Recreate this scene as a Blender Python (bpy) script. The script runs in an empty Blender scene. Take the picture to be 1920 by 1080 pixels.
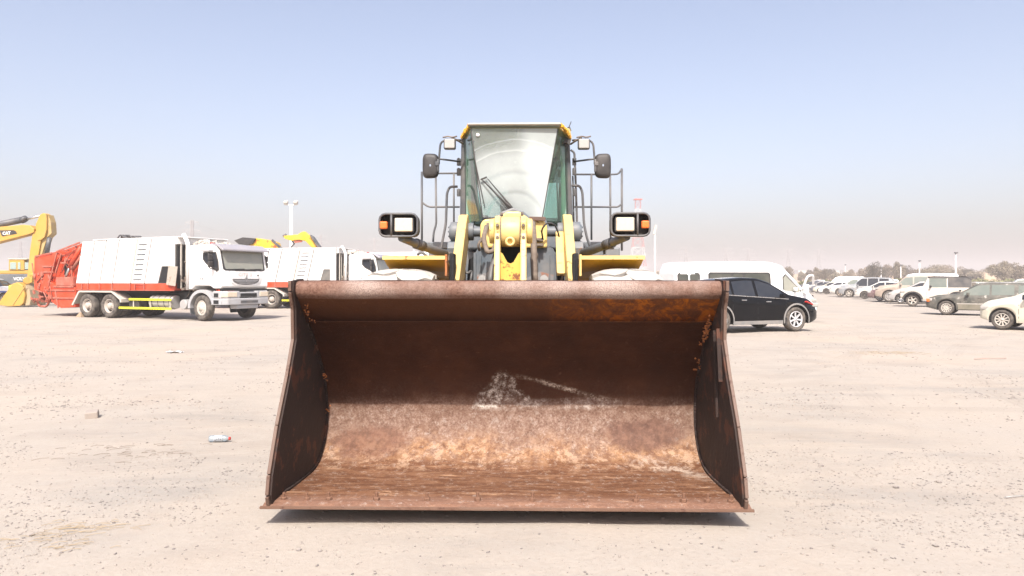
import bpy, bmesh, math, random
import numpy as np
from mathutils import Vector, Matrix, noise as mnoise
rnd = random.Random(7)
R_ = math.radians
scene = bpy.context.scene
F, HC, HY = 1340.0, 1.55, 527.0      # focal length in photo pixels, eye height, row of the horizon

# ------------------------------------------------------------------ camera
cam_d = bpy.data.cameras.new('camera')
cam_d.sensor_width = 36.0
cam_d.lens = F / 1920 * 36.0
cam_d.shift_y = -(540 - HY) / 1920
cam_d.clip_start, cam_d.clip_end = 0.1, 9000
cam = bpy.data.objects.new('camera', cam_d)
scene.collection.objects.link(cam)
cam.location = (0, 0, HC)
cam.rotation_euler = (R_(90), 0, 0)
scene.camera = cam

# ------------------------------------------------------------------ sky, sun, exposure
SUN_EL, SUN_AZ = R_(49.5), R_(183)     # azimuth clockwise from +Y: behind the camera, a touch to the left
world = bpy.data.worlds.new('World'); scene.world = world
world.use_nodes = True
wn = world.node_tree; wn.nodes.clear()
sky = wn.nodes.new('ShaderNodeTexSky'); sky.sky_type = 'NISHITA'; sky.sun_disc = False
sky.sun_elevation = SUN_EL; sky.sun_rotation = SUN_AZ
sky.altitude = 20; sky.air_density = 1.0; sky.dust_density = 4.0; sky.ozone_density = 1.6
hs = wn.nodes.new('ShaderNodeHueSaturation'); hs.inputs['Saturation'].default_value = 0.84
bgn = wn.nodes.new('ShaderNodeBackground'); bgn.inputs['Strength'].default_value = 0.148
wo = wn.nodes.new('ShaderNodeOutputWorld')
wn.links.new(sky.outputs[0], hs.inputs['Color'])
tn = wn.nodes.new('ShaderNodeMix'); tn.data_type = 'RGBA'; tn.blend_type = 'MULTIPLY'; tn.inputs[0].default_value = 1; tn.inputs[7].default_value = (1.055, 0.985, 0.985, 1)
wn.links.new(hs.outputs[0], tn.inputs[6]); wn.links.new(tn.outputs[2], bgn.inputs[0]); wn.links.new(bgn.outputs[0], wo.inputs[0])
sd = bpy.data.lights.new('sun', 'SUN'); sd.energy = 4.2; sd.angle = R_(0.53); sd.color = (1.0, 0.95, 0.88)
sun = bpy.data.objects.new('sun', sd); scene.collection.objects.link(sun)
sv = Vector((math.sin(SUN_AZ) * math.cos(SUN_EL), math.cos(SUN_AZ) * math.cos(SUN_EL), math.sin(SUN_EL)))
sun.rotation_euler = sv.to_track_quat('Z', 'Y').to_euler()
sun.location = (0, -20, 30)
vs = scene.view_settings
vs.view_transform = 'Standard'; vs.look = 'None'; vs.gamma = 1.0; vs.exposure = 0.75
vs.use_curve_mapping = False
cy = scene.cycles
cy.use_denoising = True
cy.max_bounces = 8; cy.diffuse_bounces = 3; cy.glossy_bounces = 3; cy.transmission_bounces = 6
cy.transparent_max_bounces = 10; cy.volume_bounces = 0; cy.caustics_reflective = False; cy.caustics_refractive = False
cy.sample_clamp_indirect = 6

# ------------------------------------------------------------------ node helpers
class NG:
    def __init__(s, name):
        s.m = bpy.data.materials.new(name); s.m.use_nodes = True
        s.t = s.m.node_tree; s.b = s.t.nodes['Principled BSDF']; s.out = s.t.nodes['Material Output']
        s._c = None
    def n(s, typ, **kw):
        nd = s.t.nodes.new(typ)
        for k, v in kw.items(): setattr(nd, k, v)
        return nd
    def put(s, sock, v):
        if hasattr(v, 'is_output') or isinstance(v, bpy.types.NodeSocket): s.t.links.new(v, sock)
        elif isinstance(v, (tuple, list)) and len(v) == 3 and sock.type == 'RGBA': sock.default_value = (*v, 1)
        else: sock.default_value = v
    @property
    def co(s):
        if s._c is None: s._c = s.n('ShaderNodeTexCoord')
        return s._c.outputs['Object']
    def gen(s, name): 
        s.co; return s._c.outputs[name]
    def mapping(s, scale=(1, 1, 1), loc=(0, 0, 0), rot=(0, 0, 0), src=None):
        mp = s.n('ShaderNodeMapping'); s.put(mp.inputs[0], src or s.co)
        mp.inputs['Scale'].default_value = scale; mp.inputs['Location'].default_value = loc; mp.inputs['Rotation'].default_value = rot
        return mp.outputs[0]
    def noise(s, scale, detail=4, rough=0.55, src=None, dist=0.0):
        nd = s.n('ShaderNodeTexNoise'); s.put(nd.inputs['Vector'], src or s.co)
        nd.inputs['Scale'].default_value = scale; nd.inputs['Detail'].default_value = detail
        nd.inputs['Roughness'].default_value = rough; nd.inputs['Distortion'].default_value = dist
        return nd.outputs[0]
    def voro(s, scale, src=None, out=0):
        nd = s.n('ShaderNodeTexVoronoi'); s.put(nd.inputs['Vector'], src or s.co); nd.inputs['Scale'].default_value = scale
        return nd.outputs[out]
    def ramp(s, fac, stops):
        nd = s.n('ShaderNodeValToRGB'); s.put(nd.inputs[0], fac)
        el = nd.color_ramp.elements
        while len(el) < len(stops): el.new(0.5)
        for e, (p, c) in zip(el, stops):
            e.position = p
            e.color = (c, c, c, 1) if not isinstance(c, (tuple, list)) else (*c, 1)
        return nd.outputs[0]
    def step(s, v, a, b):                       # 0 below a, 1 above b (a may exceed b)
        nd = s.n('ShaderNodeMapRange'); nd.clamp = True; s.put(nd.inputs[0], v)
        nd.interpolation_type = 'SMOOTHSTEP'
        if a <= b:
            nd.inputs[1].default_value, nd.inputs[2].default_value = a, b
            nd.inputs[3].default_value, nd.inputs[4].default_value = 0, 1
        else:
            nd.inputs[1].default_value, nd.inputs[2].default_value = b, a
            nd.inputs[3].default_value, nd.inputs[4].default_value = 1, 0
        return nd.outputs[0]
    def mix(s, fac, a, b, mode='MIX'):
        nd = s.n('ShaderNodeMix', data_type='RGBA', blend_type=mode)
        s.put(nd.inputs[0], fac); s.put(nd.inputs[6], a); s.put(nd.inputs[7], b)
        return nd.outputs[2]
    def math(s, op, a, b=0.0, c=None):
        nd = s.n('ShaderNodeMath', operation=op); s.put(nd.inputs[0], a); s.put(nd.inputs[1], b)
        if c is not None: s.put(nd.inputs[2], c)
        return nd.outputs[0]
    def mul(s, *a):
        r = a[0]
        for x in a[1:]: r = s.math('MULTIPLY', r, x)
        return r
    def xyz(s, src=None):
        nd = s.n('ShaderNodeSeparateXYZ'); s.put(nd.inputs[0], src or s.co); return nd.outputs
    def bump(s, h, strength=0.3, dist=0.01):
        nd = s.n('ShaderNodeBump'); s.put(nd.inputs['Height'], h)
        nd.inputs['Strength'].default_value = strength; nd.inputs['Distance'].default_value = dist
        s.t.links.new(nd.outputs[0], s.b.inputs['Normal'])
    def fin(s, col=None, rough=None, metal=None, spec=None):
        if col is not None: s.put(s.b.inputs['Base Color'], col)
        if rough is not None: s.put(s.b.inputs['Roughness'], rough)
        if metal is not None: s.put(s.b.inputs['Metallic'], metal)
        if spec is not None: s.put(s.b.inputs['Specular IOR Level'], spec)
        return s.m

DUST = (0.46, 0.39, 0.32)
def paint(name, c, rough=0.45, dust=0.25, wear=None, wscale=6, metal=0.0, wth=0.66, bump=0.05, coat=0.0, dscale=2.5):
    g = NG(name)
    n1 = g.noise(dscale, 6, 0.62); n2 = g.noise(wscale, 8, 0.7)
    col = g.mix(g.mul(g.ramp(n1, [(0.35, 0.0), (0.75, 1.0)]), dust), c, DUST)
    col = g.mix(g.mul(g.noise(40, 3), 0.18), col, tuple(x * 0.72 for x in c))
    if wear:
        col = g.mix(g.ramp(n2, [(wth, 0.0), (wth + 0.05, 1.0)]), col, wear)
    g.bump(g.noise(30, 4), bump, 0.01)
    if coat: g.b.inputs['Coat Weight'].default_value = coat
    return g.fin(col, g.math('ADD', g.mul(n1, 0.25), rough - 0.1), metal)

def glass_mat(name, c=(0.02, 0.03, 0.03), rough=0.06, dust=0.15):
    g = NG(name)
    n1 = g.noise(3, 5)
    col = g.mix(g.mul(n1, dust), c, DUST)
    return g.fin(col, g.math('ADD', g.mul(n1, 0.10), rough - .04), 0.0, 0.45)

# ------------------------------------------------------------------ mesh helpers
class MB:
    def __init__(s): s.v = []; s.f = []; s.sm = []
    def add(s, verts, faces, smooth=False, M=None):
        o = len(s.v)
        if M is not None: verts = [M @ Vector(v) for v in verts]
        s.v += [tuple(v) for v in verts]
        s.f += [tuple(i + o for i in f) for f in faces]; s.sm += [smooth] * len(faces)
        return s
    def box(s, c, size, M=None, taper=1.0):
        x, y, z = (k / 2 for k in size); t = taper
        vs_ = [(-x, -y, -z), (x, -y, -z), (x, y, -z), (-x, y, -z), (-x*t, -y*t, z), (x*t, -y*t, z), (x*t, y*t, z), (-x*t, y*t, z)]
        T = Matrix.Translation(Vector(c))
        if M is not None: T = T @ M.to_4x4()
        return s.add(vs_, [(3, 2, 1, 0), (4, 5, 6, 7), (0, 1, 5, 4), (1, 2, 6, 5), (2, 3, 7, 6), (3, 0, 4, 7)], False, T)
    def bar(s, p0, p1, w, h=None, up=(0, 0, 1)):
        p0, p1 = Vector(p0), Vector(p1); d = p1 - p0; L = d.length; h = h or w
        z = d.normalized(); u = Vector(up)
        if abs(z.dot(u)) > 0.98: u = Vector((0, 1, 0))
        x = u.cross(z).normalized(); y = z.cross(x)
        M = Matrix((x, y, z)).transposed()
        return s.box((p0 + p1) / 2, (w, h, L), M)
    def tube(s, pts, r, seg=8, bend=0.0, cap=True):
        pts = [Vector(p) for p in pts]
        if bend > 0:
            q = [pts[0]]
            for i in range(1, len(pts) - 1):
                a, b, c = pts[i-1], pts[i], pts[i+1]
                da, dc = (a - b), (c - b); k = min(bend, da.length * .45, dc.length * .45)
                s0, s1 = b + da.normalized() * k, b + dc.normalized() * k
                for t in (0, .25, .5, .75, 1): q.append((1-t)**2 * s0 + 2*t*(1-t) * b + t*t * s1)
            q.append(pts[-1]); pts = q
        rs = r if isinstance(r, (list, tuple)) else [r] * len(pts)
        rings = []; prev = None
        for i, p in enumerate(pts):
            d = (pts[min(i+1, len(pts)-1)] - pts[max(i-1, 0)])
            if d.length < 1e-9: d = Vector((0, 0, 1))
            d.normalize()
            if prev is None:
                u = Vector((0, 0, 1)) if abs(d.z) < 0.9 else Vector((1, 0, 0))
                x = u.cross(d).normalized()
            else:
                x = (prev - d * prev.dot(d)).normalized()
            prev = x; y = d.cross(x)
            rings.append([p + (x * math.cos(2*math.pi*k/seg) + y * math.sin(2*math.pi*k/seg)) * rs[i] for k in range(seg)])
        vs_ = [v for rg in rings for v in rg]; fs = []
        for i in range(len(rings) - 1):
            for k in range(seg):
                a = i*seg + k; b = i*seg + (k+1) % seg
                fs.append((a, b, b + seg, a + seg))
        o = len(s.v); s.add(vs_, fs, True)
        if cap:
            n0 = o + (len(rings) - 1)*seg
            s.f += [tuple(range(o, o + seg))[::-1], tuple(range(n0, n0 + seg))]; s.sm += [False, False]
        return s
    def build_each(s, name, mat, parent=None, **kw):      # one object for each connected piece
        par = list(range(len(s.v)))
        def fd(i):
            while par[i] != i: par[i] = par[par[i]]; i = par[i]
            return i
        for f in s.f:
            for k in f[1:]: par[fd(k)] = fd(f[0])
        grp = {}
        for f, sm in zip(s.f, s.sm): grp.setdefault(fd(f[0]), []).append((f, sm))
        out = []
        for fs in grp.values():
            ids = sorted({i for f, _ in fs for i in f}); mp = {i: k for k, i in enumerate(ids)}
            m = MB(); m.v = [s.v[i] for i in ids]; m.f = [tuple(mp[i] for i in f) for f, _ in fs]; m.sm = [q for _, q in fs]
            out.append(m.build(name, mat, parent, **kw))
        return out
    def cyl(s, p0, p1, r, r1=None, seg=20): return s.tube([p0, p1], [r, r if r1 is None else r1], seg)
    def lathe(s, prof, seg=32, M=None, smooth=True, a0=0, a1=2*math.pi):       # prof (r, h) round local Z
        full = abs(a1 - a0 - 2*math.pi) < 1e-6; n = seg if full else seg + 1
        vs_ = []
        for r, h in prof:
            for k in range(n):
                a = a0 + (a1 - a0) * k / seg; vs_.append((r*math.cos(a), r*math.sin(a), h))
        fs = []
        for i in range(len(prof) - 1):
            for k in range(seg):
                a = i*n + k; b = i*n + (k+1) % n
                fs.append((a, b, b + n, a + n))
        return s.add(vs_, fs, smooth, M)
    def prism(s, poly, a, b, axis='y'):        # polygon in the other two axes, extruded from a to b
        def p3(p, t):
            return {'y': (p[0], t, p[1]), 'x': (t, p[0], p[1]), 'z': (p[0], p[1], t)}[axis]
        n = len(poly)
        vs_ = [p3(p, a) for p in poly] + [p3(p, b) for p in poly]
        fs = [tuple(range(n)), tuple(range(2*n-1, n-1, -1))] + [(i, i + n, (i+1) % n + n, (i+1) % n) for i in range(n)]
        return s.add(vs_, fs)
    def grid(s, fn, us, ws, smooth=True):
        n = len(ws); vs_ = [fn(u, w) for u in us for w in ws]
        fs = [(i*n+j, i*n+j+1, (i+1)*n+j+1, (i+1)*n+j) for i in range(len(us)-1) for j in range(n-1)]
        return s.add(vs_, fs, smooth)
    def mesh(s, name, mat):
        me = bpy.data.meshes.new(name); me.from_pydata(s.v, [], s.f)
        me.polygons.foreach_set('use_smooth', s.sm)
        bm = bmesh.new(); bm.from_mesh(me); bmesh.ops.recalc_face_normals(bm, faces=bm.faces); bm.to_mesh(me); bm.free()
        if mat: me.materials.append(mat)
        me.update(); return me
    def build(s, name, mat, parent=None, loc=None, bevel=0.0, label=None, rot=None, bseg=2):
        o = bpy.data.objects.new(name, s.mesh(name, mat)); scene.collection.objects.link(o)
        if parent: o.parent = parent
        if loc: o.location = loc
        if rot: o.rotation_euler = rot
        if bevel:
            m = o.modifiers.new('bevel', 'BEVEL'); m.width = bevel; m.segments = bseg; m.limit_method = 'ANGLE'; m.angle_limit = R_(35)
            m.harden_normals = False
        if label: o['label'] = label
        return o
def obj(name, me, parent=None, loc=(0, 0, 0), rot=(0, 0, 0), scale=None):
    o = bpy.data.objects.new(name, me); scene.collection.objects.link(o); o.parent = parent
    o.location = loc; o.rotation_euler = rot
    if scale: o.scale = scale
    return o
def tag(o, label=None, cat=None, group=None, kind=None):
    if label: o['label'] = label
    if cat: o['category'] = cat
    if group: o['group'] = group
    if kind: o['kind'] = kind
    return o
def empty(name, loc=(0, 0, 0), rz=0.0):
    o = bpy.data.objects.new(name, None); scene.collection.objects.link(o)
    o.location = loc; o.rotation_euler = (0, 0, rz); o.empty_display_size = .3
    return o
def copy_tree(o, parent=None):
    c = o.copy(); scene.collection.objects.link(c)
    if parent: c.parent = parent
    for ch in o.children: copy_tree(ch, c)
    return c
def text(body, size, mat, parent, loc, rot, name='lettering', extrude=0.004, shear=0, sx=1.0, bold=0.0):
    cu = bpy.data.curves.new(name, 'FONT'); cu.body = body; cu.size = size; cu.extrude = extrude
    cu.align_x = 'CENTER'; cu.align_y = 'CENTER'; cu.shear = shear; cu.offset = bold
    cu.materials.append(mat)
    o = bpy.data.objects.new(name, cu); scene.collection.objects.link(o); o.parent = parent
    dg = bpy.context.evaluated_depsgraph_get(); me = bpy.data.meshes.new_from_object(o.evaluated_get(dg)); bpy.data.objects.remove(o, do_unlink=True)
    o = bpy.data.objects.new(name, me); scene.collection.objects.link(o); o.parent = parent
    if not me.materials: me.materials.append(mat)
    o.location = loc; o.rotation_euler = rot; o.scale = (sx, 1, 1)
    return o
def at(px, py, d): return Vector(((px - 960) / F * d, d, HC + (HY - py) / F * d))

# ------------------------------------------------------------------ materials
M = {}
def sand():
    g = NG('sandy_ground')
    P = g.n('ShaderNodeNewGeometry').outputs['Position']
    big = g.noise(0.16, 5, 0.55, P); mid = g.noise(0.9, 6, 0.65, P)
    str_ = g.noise(1.0, 6, 0.7, g.mapping((0.5, 2.2, 1), rot=(0, 0, 0.35), src=P))
    fine = g.noise(26, 6, 0.7, P); grit = g.noise(120, 3, 0.7, P)
    col = g.ramp(big, [(0.3, (0.385, 0.335, 0.283)), (0.5, (0.362, 0.325, 0.284)), (0.68, (0.395, 0.335, 0.276))])
    grey = g.mul(g.ramp(g.noise(0.45, 6, 0.6, P), [(0.46, 0.0), (0.62, 1.0)]), g.ramp(str_, [(0.4, 0.0), (0.62, 1.0)]))
    col = g.mix(g.mul(grey, 0.85), col, (0.27, 0.255, 0.235))
    col = g.mix(g.mul(g.ramp(mid, [(0.5, 0), (0.75, 1)]), 0.35), col, (0.36, 0.285, 0.22))
    vor = g.voro(60, P); 
    peb = g.mul(g.ramp(vor, [(0.12, 1.0), (0.26, 0.0)]), g.ramp(g.noise(2.2, 5, 0.7, P), [(0.48, 0.0), (0.62, 1.0)]))
    col = g.mix(g.mul(peb, 0.55), col, (0.22, 0.20, 0.18))
    vor2 = g.voro(17, P)
    peb2 = g.mul(g.ramp(vor2, [(0.05, 1.0), (0.13, 0.0)]), g.ramp(g.noise(1.3, 5, 0.7, P), [(0.52, 0.0), (0.6, 1.0)]))
    col = g.mix(g.mul(peb2, 0.5), col, (0.24, 0.215, 0.19))
    col = g.mix(g.mul(g.ramp(fine, [(0.42, 1.0), (0.55, 0.0)]), 0.22), col, (0.30, 0.255, 0.21))
    px_, py_, pz_ = g.xyz(P)
    trk = None                                        # faint old tyre tracks curving through the sand
    for (cx, cy, r0, wd) in ((-14.0, 30.0, 24.0, .42), (-14.0, 30.0, 25.9, .42), (30.0, 2.0, 24.5, .40), (30.0, 2.0, 26.3, .40), (3.0, -9.0, 16.2, .38), (3.0, -9.0, 17.9, .38), (-6.0, 70.0, 58.0, .45), (-6.0, 70.0, 60.0, .45)):
        dx = g.math('SUBTRACT', px_, cx); dy = g.math('SUBTRACT', py_, cy)
        rr = g.math('SQRT', g.math('ADD', g.mul(dx, dx), g.mul(dy, dy)))
        k = g.step(g.math('ABSOLUTE', g.math('SUBTRACT', rr, r0)), wd*.55, wd*.38)
        k = g.mul(k, g.math('ADD', .45, g.mul(.55, g.step(g.math('SINE', g.mul(rr, 75.0)), -.3, .3))))
        trk = k if trk is None else g.math('MAXIMUM', trk, k)
    trk = g.mul(trk, g.ramp(g.noise(.5, 4, .6, P), [(.42, 0), (.6, 1)]), g.ramp(fine, [(.3, .4), (.6, 1)]))
    col = g.mix(g.mul(trk, .42), col, (0.27, 0.235, 0.20))
    h = g.math('ADD', g.mul(fine, 0.6), g.math('ADD', g.mul(peb, 0.5), g.mul(grit, 0.3)))
    h = g.math('ADD', h, g.mul(mid, 2.0))
    g.bump(h, 0.55, 0.02)
    return g.fin(col, 0.95, 0, 0.15)
M['sand'] = sand()
def rust():
    """plate steel of the bucket: brown skin, worn pale scale, orange flakes; masks sit where the marks are on the bucket"""
    g = NG('rusted_bucket_steel')
    x, y, z = g.xyz()
    co = g.co
    n0 = g.noise(3.0, 8, 0.7); n1 = g.noise(14, 8, 0.75); n2 = g.noise(60, 5, 0.75); n3 = g.noise(160, 3, 0.7)
    wob = g.math('SUBTRACT', g.noise(2.2, 6, 0.65), 0.5)
    zz = g.math('ADD', z, g.mul(wob, 0.16))
    yy = g.math('ADD', y, g.mul(wob, 0.5))
    dark = g.ramp(n0, [(0.3, (0.029, 0.0090, 0.0038)), (0.52, (0.043, 0.0142, 0.0062)), (0.75, (0.068, 0.026, 0.0125))])
    # belly plate: grey brown speckled scale above, tan and orange lower, brown streaked floor
    scale_ = g.ramp(g.math('ADD', g.mul(n2, .6), g.mul(n1, .4)), [(0.38, (0.105, 0.058, 0.040)), (0.5, (0.205, 0.130, 0.100)), (0.6, (0.33, 0.245, 0.20))])
    scale_ = g.mix(g.mul(g.ramp(n0, [(0.42, 0.0), (0.62, 1.0)]), 0.55), scale_, g.ramp(n1, [(.4, (0.13, 0.072, 0.050)), (.6, (0.20, 0.125, 0.092))]))
    tan = g.ramp(g.noise(13, 10, 0.82, dist=0.15), [(0.38, (0.12, 0.060, 0.038)), (0.47, (0.21, 0.112, 0.066)), (0.55, (0.35, 0.21, 0.125)), (0.66, (0.42, 0.29, 0.195))])
    strk = g.noise(3.4, 10, 0.78, g.mapping((0.8, 4.2, 4.2)), 0.7)
    floor = g.ramp(strk, [(0.34, (0.070, 0.030, 0.018)), (0.43, (0.16, 0.078, 0.046)), (0.475, (0.085, 0.040, 0.025)), (0.53, (0.23, 0.122, 0.074)), (0.565, (0.13, 0.062, 0.038)), (0.62, (0.38, 0.24, 0.155))])
    low = g.mul(g.step(zz, 0.92, 0.50), g.math('ADD', 0.15, g.mul(g.step(zz, .66, .52), .85)))  # brown turns darker above the shadow line, carrying the lip's shade
    col = g.mix(low, dark, scale_)
    col = g.mix(g.mul(g.step(zz, 0.42, 0.20), g.ramp(g.noise(5.5, 8, .75), [(0.40, 0.1), (0.55, 1.0)])), col, tan)
    onfloor = g.mul(g.step(z, 0.22, 0.15), 1.0)
    col = g.mix(g.mul(onfloor, g.step(yy, -1.50, -1.85)), col, floor)
    col = g.mix(g.mul(g.step(y, -2.50, -2.66), 0.4, g.step(z, 0.4, 0.2)), col, g.ramp(n2, [(0.35, (0.22, 0.13, 0.10)), (0.65, (0.36, 0.24, 0.19))]))
    crust = g.mul(g.ramp(g.noise(7, 12, .86), [(0.53, 0.0), (0.555, 1.0)]), g.step(zz, .34, .22), g.step(yy, -2.0, -1.7))
    col = g.mix(g.mul(crust, .7), col, (0.44, 0.31, 0.22))
    crust2 = g.mul(g.ramp(g.noise(19, 10, .85), [(0.56, 0.0), (0.575, 1.0)]), g.step(zz, .6, .5))
    col = g.mix(g.mul(crust2, .5), col, (0.40, 0.335, 0.29))
    # rust brown blotches right and left on the belly
    def blob(cx, cz, rx, rz, useY=False):
        a = g.math('DIVIDE', g.math('SUBTRACT', x, cx), rx)
        b = g.math('DIVIDE', g.math('SUBTRACT', y if useY else z, cz), rz)
        d = g.math('ADD', g.mul(a, a), g.mul(b, b))
        return g.step(g.math('ADD', d, g.mul(g.math('SUBTRACT', n0, 0.5), 2.6)), 1.3, 0.3)
    col = g.mix(g.mul(blob(1.08, 0.34, 0.34, 0.13), 0.85), col, g.mix(g.ramp(n1, [(.4, 0), (.6, 1)]), (0.095, 0.050, 0.038), (0.17, 0.095, 0.07)))
    col = g.mix(g.mul(blob(-1.12, 0.28, 0.34, 0.12), 0.8), col, g.mix(g.ramp(n1, [(.4, 0), (.6, 1)]), (0.11, 0.056, 0.04), (0.19, 0.10, 0.07)))
    # bare grey scuffs: middle of the back wall, and the slanting streak to the right
    speck = g.mul(g.ramp(g.noise(34, 10, 0.9), [(0.46, 0.0), (0.56, 1.0)]), g.ramp(g.noise(7, 8, .75), [(0.42, 0.15), (0.58, 1.0)]))
    nn = g.math('SUBTRACT', g.noise(9, 9, .8), 0.5)
    zs = g.math('ADD', z, g.mul(nn, .22)); half = g.math('ADD', .30, g.mul(g.math('SUBTRACT', zs, .52), -.75))
    scuff = g.mul(g.step(g.math('SUBTRACT', half, g.math('ABSOLUTE', g.math('ADD', g.math('ADD', x, .06), g.mul(nn, .35)))), 0.0, .06), g.step(zs, .44, .52), g.step(zs, .90, .78))
    col = g.mix(g.mul(scuff, speck, 1.0, g.step(z, .50, .56)), col, (0.70, 0.66, 0.60))
    line = g.math('ABSOLUTE', g.math('SUBTRACT', g.math('ADD', z, g.mul(x, 0.26)), g.math('ADD', 0.815, g.mul(wob, 0.10))))
    streak = g.mul(g.step(line, 0.032, 0.0), g.step(x, 0.0, 0.15), g.step(x, 1.0, 0.6), g.step(z, 0.45, 0.52))
    col = g.mix(g.mul(streak, speck, 1.0), col, (0.72, 0.64, 0.54))
    col = g.mix(g.mul(blob(0.45, 0.57, 0.5, 0.05), speck, 0.8), col, (0.60, 0.55, 0.50))
    line2 = g.math('ABSOLUTE', g.math('SUBTRACT', g.math('ADD', y, g.mul(x, 0.62)), g.math('ADD', -1.06, g.mul(wob, 0.5))))
    st2 = g.mul(g.step(line2, 0.15, 0.0), g.step(x, 0.55, 0.85), onfloor, g.ramp(n1, [(0.42, 0.0), (0.52, 1.0)]), g.ramp(n2, [(.35, .3), (.5, 1)]))
    col = g.mix(g.mul(st2, 0.65), col, (0.50, 0.42, 0.35))
    # orange flake rust under the lip, towards the right corner
    orange = g.ramp(g.noise(9, 9, 0.8, dist=0.8), [(0.40, (0.055, 0.022, 0.012)), (0.5, (0.17, 0.055, 0.018)), (0.6, (0.50, 0.17, 0.035))])
    om = g.mul(g.step(z, 1.25, 1.27), g.step(z, 1.45, 1.43), g.step(g.math('ADD', x, g.mul(wob, 1.2)), 0.1, 0.9))
    col = g.mix(g.mul(om, 0.95), col, orange)
    om2 = g.mul(g.step(z, 1.22, 1.34), g.step(z, 1.45, 1.43), 0.25)
    col = g.mix(om2, col, (0.2, 0.095, 0.05))
    # rolled lip: polished pinkish steel brown
    lip = g.mul(g.step(y, -2.20, -2.215), g.step(z, 1.41, 1.435))
    col = g.mix(lip, col, g.mix(g.step(g.noise(1.2, 4), .4, .62), g.ramp(n2, [(0.34, (0.10, 0.050, 0.035)), (0.62, (0.22, 0.135, 0.105))]), g.ramp(n3, [(0.34, (0.15, 0.10, 0.082)), (0.62, (0.42, 0.34, 0.30))])))
    col = g.mix(g.mul(g.ramp(n1, [(0.60, 0.0), (0.68, 1.0)]), 0.25), col, (0.21, 0.12, 0.085))
    g.bump(g.math('ADD', g.mul(n2, 0.5), g.math('ADD', n1, g.mul(strk, 0.6))), 0.45, 0.012)
    sat = g.n('ShaderNodeHueSaturation'); sat.inputs['Saturation'].default_value = 1.08; sat.inputs['Value'].default_value = 0.94; g.put(sat.inputs['Color'], col)
    return g.fin(sat.outputs[0], g.math('ADD', g.mul(n1, 0.3), 0.5), 0.0, 0.2)
M['rust'] = rust()
M['rust_side'] = paint('rusted_side_plate', (0.020, 0.0080, 0.0050), 0.75, 0.02, (0.075, 0.026, 0.012), 4, wth=0.54, bump=0.3)
M['rust_edge'] = paint('scuffed_plate_edge', (0.105, 0.058, 0.040), 0.6, 0.15, (0.07, 0.032, 0.02), 12, wth=0.55, bump=0.3)
M['rust_orange'] = paint('orange_flake_rust', (0.38, 0.13, 0.035), 0.85, 0.1, (0.12, 0.05, 0.03), 30, wth=0.55, bump=0.8)
M['rust_dusty'] = paint('dusty_rust', (0.125, 0.062, 0.037), 0.75, 0.12, (0.085, 0.038, 0.024), 14, wth=0.57, bump=0.4)  # even dusty brown rust of the wear strip
M['yellow'] = paint('faded_machine_yellow', (0.72, 0.52, 0.17), 0.45, 0.3, (0.27, 0.11, 0.05), 13, wth=0.595, bump=0.1)
M['yellow_deep'] = paint('machine_yellow_fender', (0.62, 0.32, 0.004), 0.42, 0.03, (0.22, 0.08, 0.03), 5, wth=0.70)  # deep yellow that holds the shade under the fenders
M['yellow_far'] = paint('excavator_yellow', (0.50, 0.285, 0.04), 0.5, 0.2, (0.25, 0.14, 0.06), 3, wth=0.68, dscale=1)
M['grey'] = paint('blue_grey_machine_paint', (0.085, 0.11, 0.135), 0.5, 0.4, (0.25, 0.14, 0.09), 7, wth=0.64)
M['grey_dark'] = paint('dark_grey_tube_paint', (0.045, 0.052, 0.062), 0.45, 0.3, (0.22, 0.2, 0.18), 9, wth=0.64)
M['rail'] = paint('grey_handrail_paint', (0.07, 0.075, 0.085), 0.5, 0.35, (0.25, 0.17, 0.12), 12, wth=0.66)
M['black'] = paint('black_plastic', (0.014, 0.014, 0.016), 0.55, 0.12)
M['cavity'] = paint('black_steel_and_shade', (0.006, 0.007, 0.009), 0.8, 0.02)  # near black, for dark steel and for painted shade in gaps and recesses
M['rubber'] = paint('dusty_rubber', (0.035, 0.032, 0.03), 0.85, 0.4, dscale=6)
M['tyre_dusty'] = paint('sandy_tyre_tread', (0.40, 0.38, 0.35), 0.9, 0.4, (0.30, 0.28, 0.26), 9, wth=0.62, bump=0.4)
M['tyre_groove'] = paint('grey_tyre_carcass', (0.13, 0.125, 0.12), 0.9, 0.4)
M['hose'] = paint('brown_dusty_hose', (0.115, 0.085, 0.065), 0.8, 0.4, dscale=9)
M['chrome'] = paint('worn_chrome', (0.6, 0.6, 0.6), 0.25, 0.15, metal=0.9)
M['steel'] = paint('silver_tank', (0.42, 0.42, 0.42), 0.45, 0.4, metal=0.3)
M['amber'] = paint('amber_lens', (0.75, 0.16, 0.02), 0.25, 0.1)
M['red_lens'] = paint('red_lens', (0.45, 0.02, 0.015), 0.2, 0.05)
M['lens'] = paint('cream_lamp_lens', (0.62, 0.53, 0.41), 0.25, 0.25, dscale=8)
M['lens_white'] = paint('clear_lamp_lens', (0.36, 0.35, 0.33), 0.15, 0.2, dscale=8)
M['white'] = paint('white_truck_paint', (0.78, 0.77, 0.75), 0.4, 0.10, dscale=1.2)
M['white_clean'] = paint('white_car_paint', (0.78, 0.78, 0.77), 0.3, 0.08, coat=0.3)
M['white_grey'] = paint('dirty_white_panel', (0.50, 0.47, 0.42), 0.6, 0.5, (0.22, 0.17, 0.12), 4, wth=0.62)
M['red'] = paint('orange_red_paint', (0.58, 0.050, 0.010), 0.5, 0.14, (0.36, 0.10, 0.06), 4, wth=0.62, dscale=1.5)
M['red_faded'] = paint('faded_red_paint', (0.36, 0.07, 0.038), 0.6, 0.35, (0.25, 0.09, 0.05), 5, wth=0.6, dscale=3)
M['hivis'] = paint('yellow_reflective_strip', (0.75, 0.72, 0.03), 0.4, 0.05)
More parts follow.
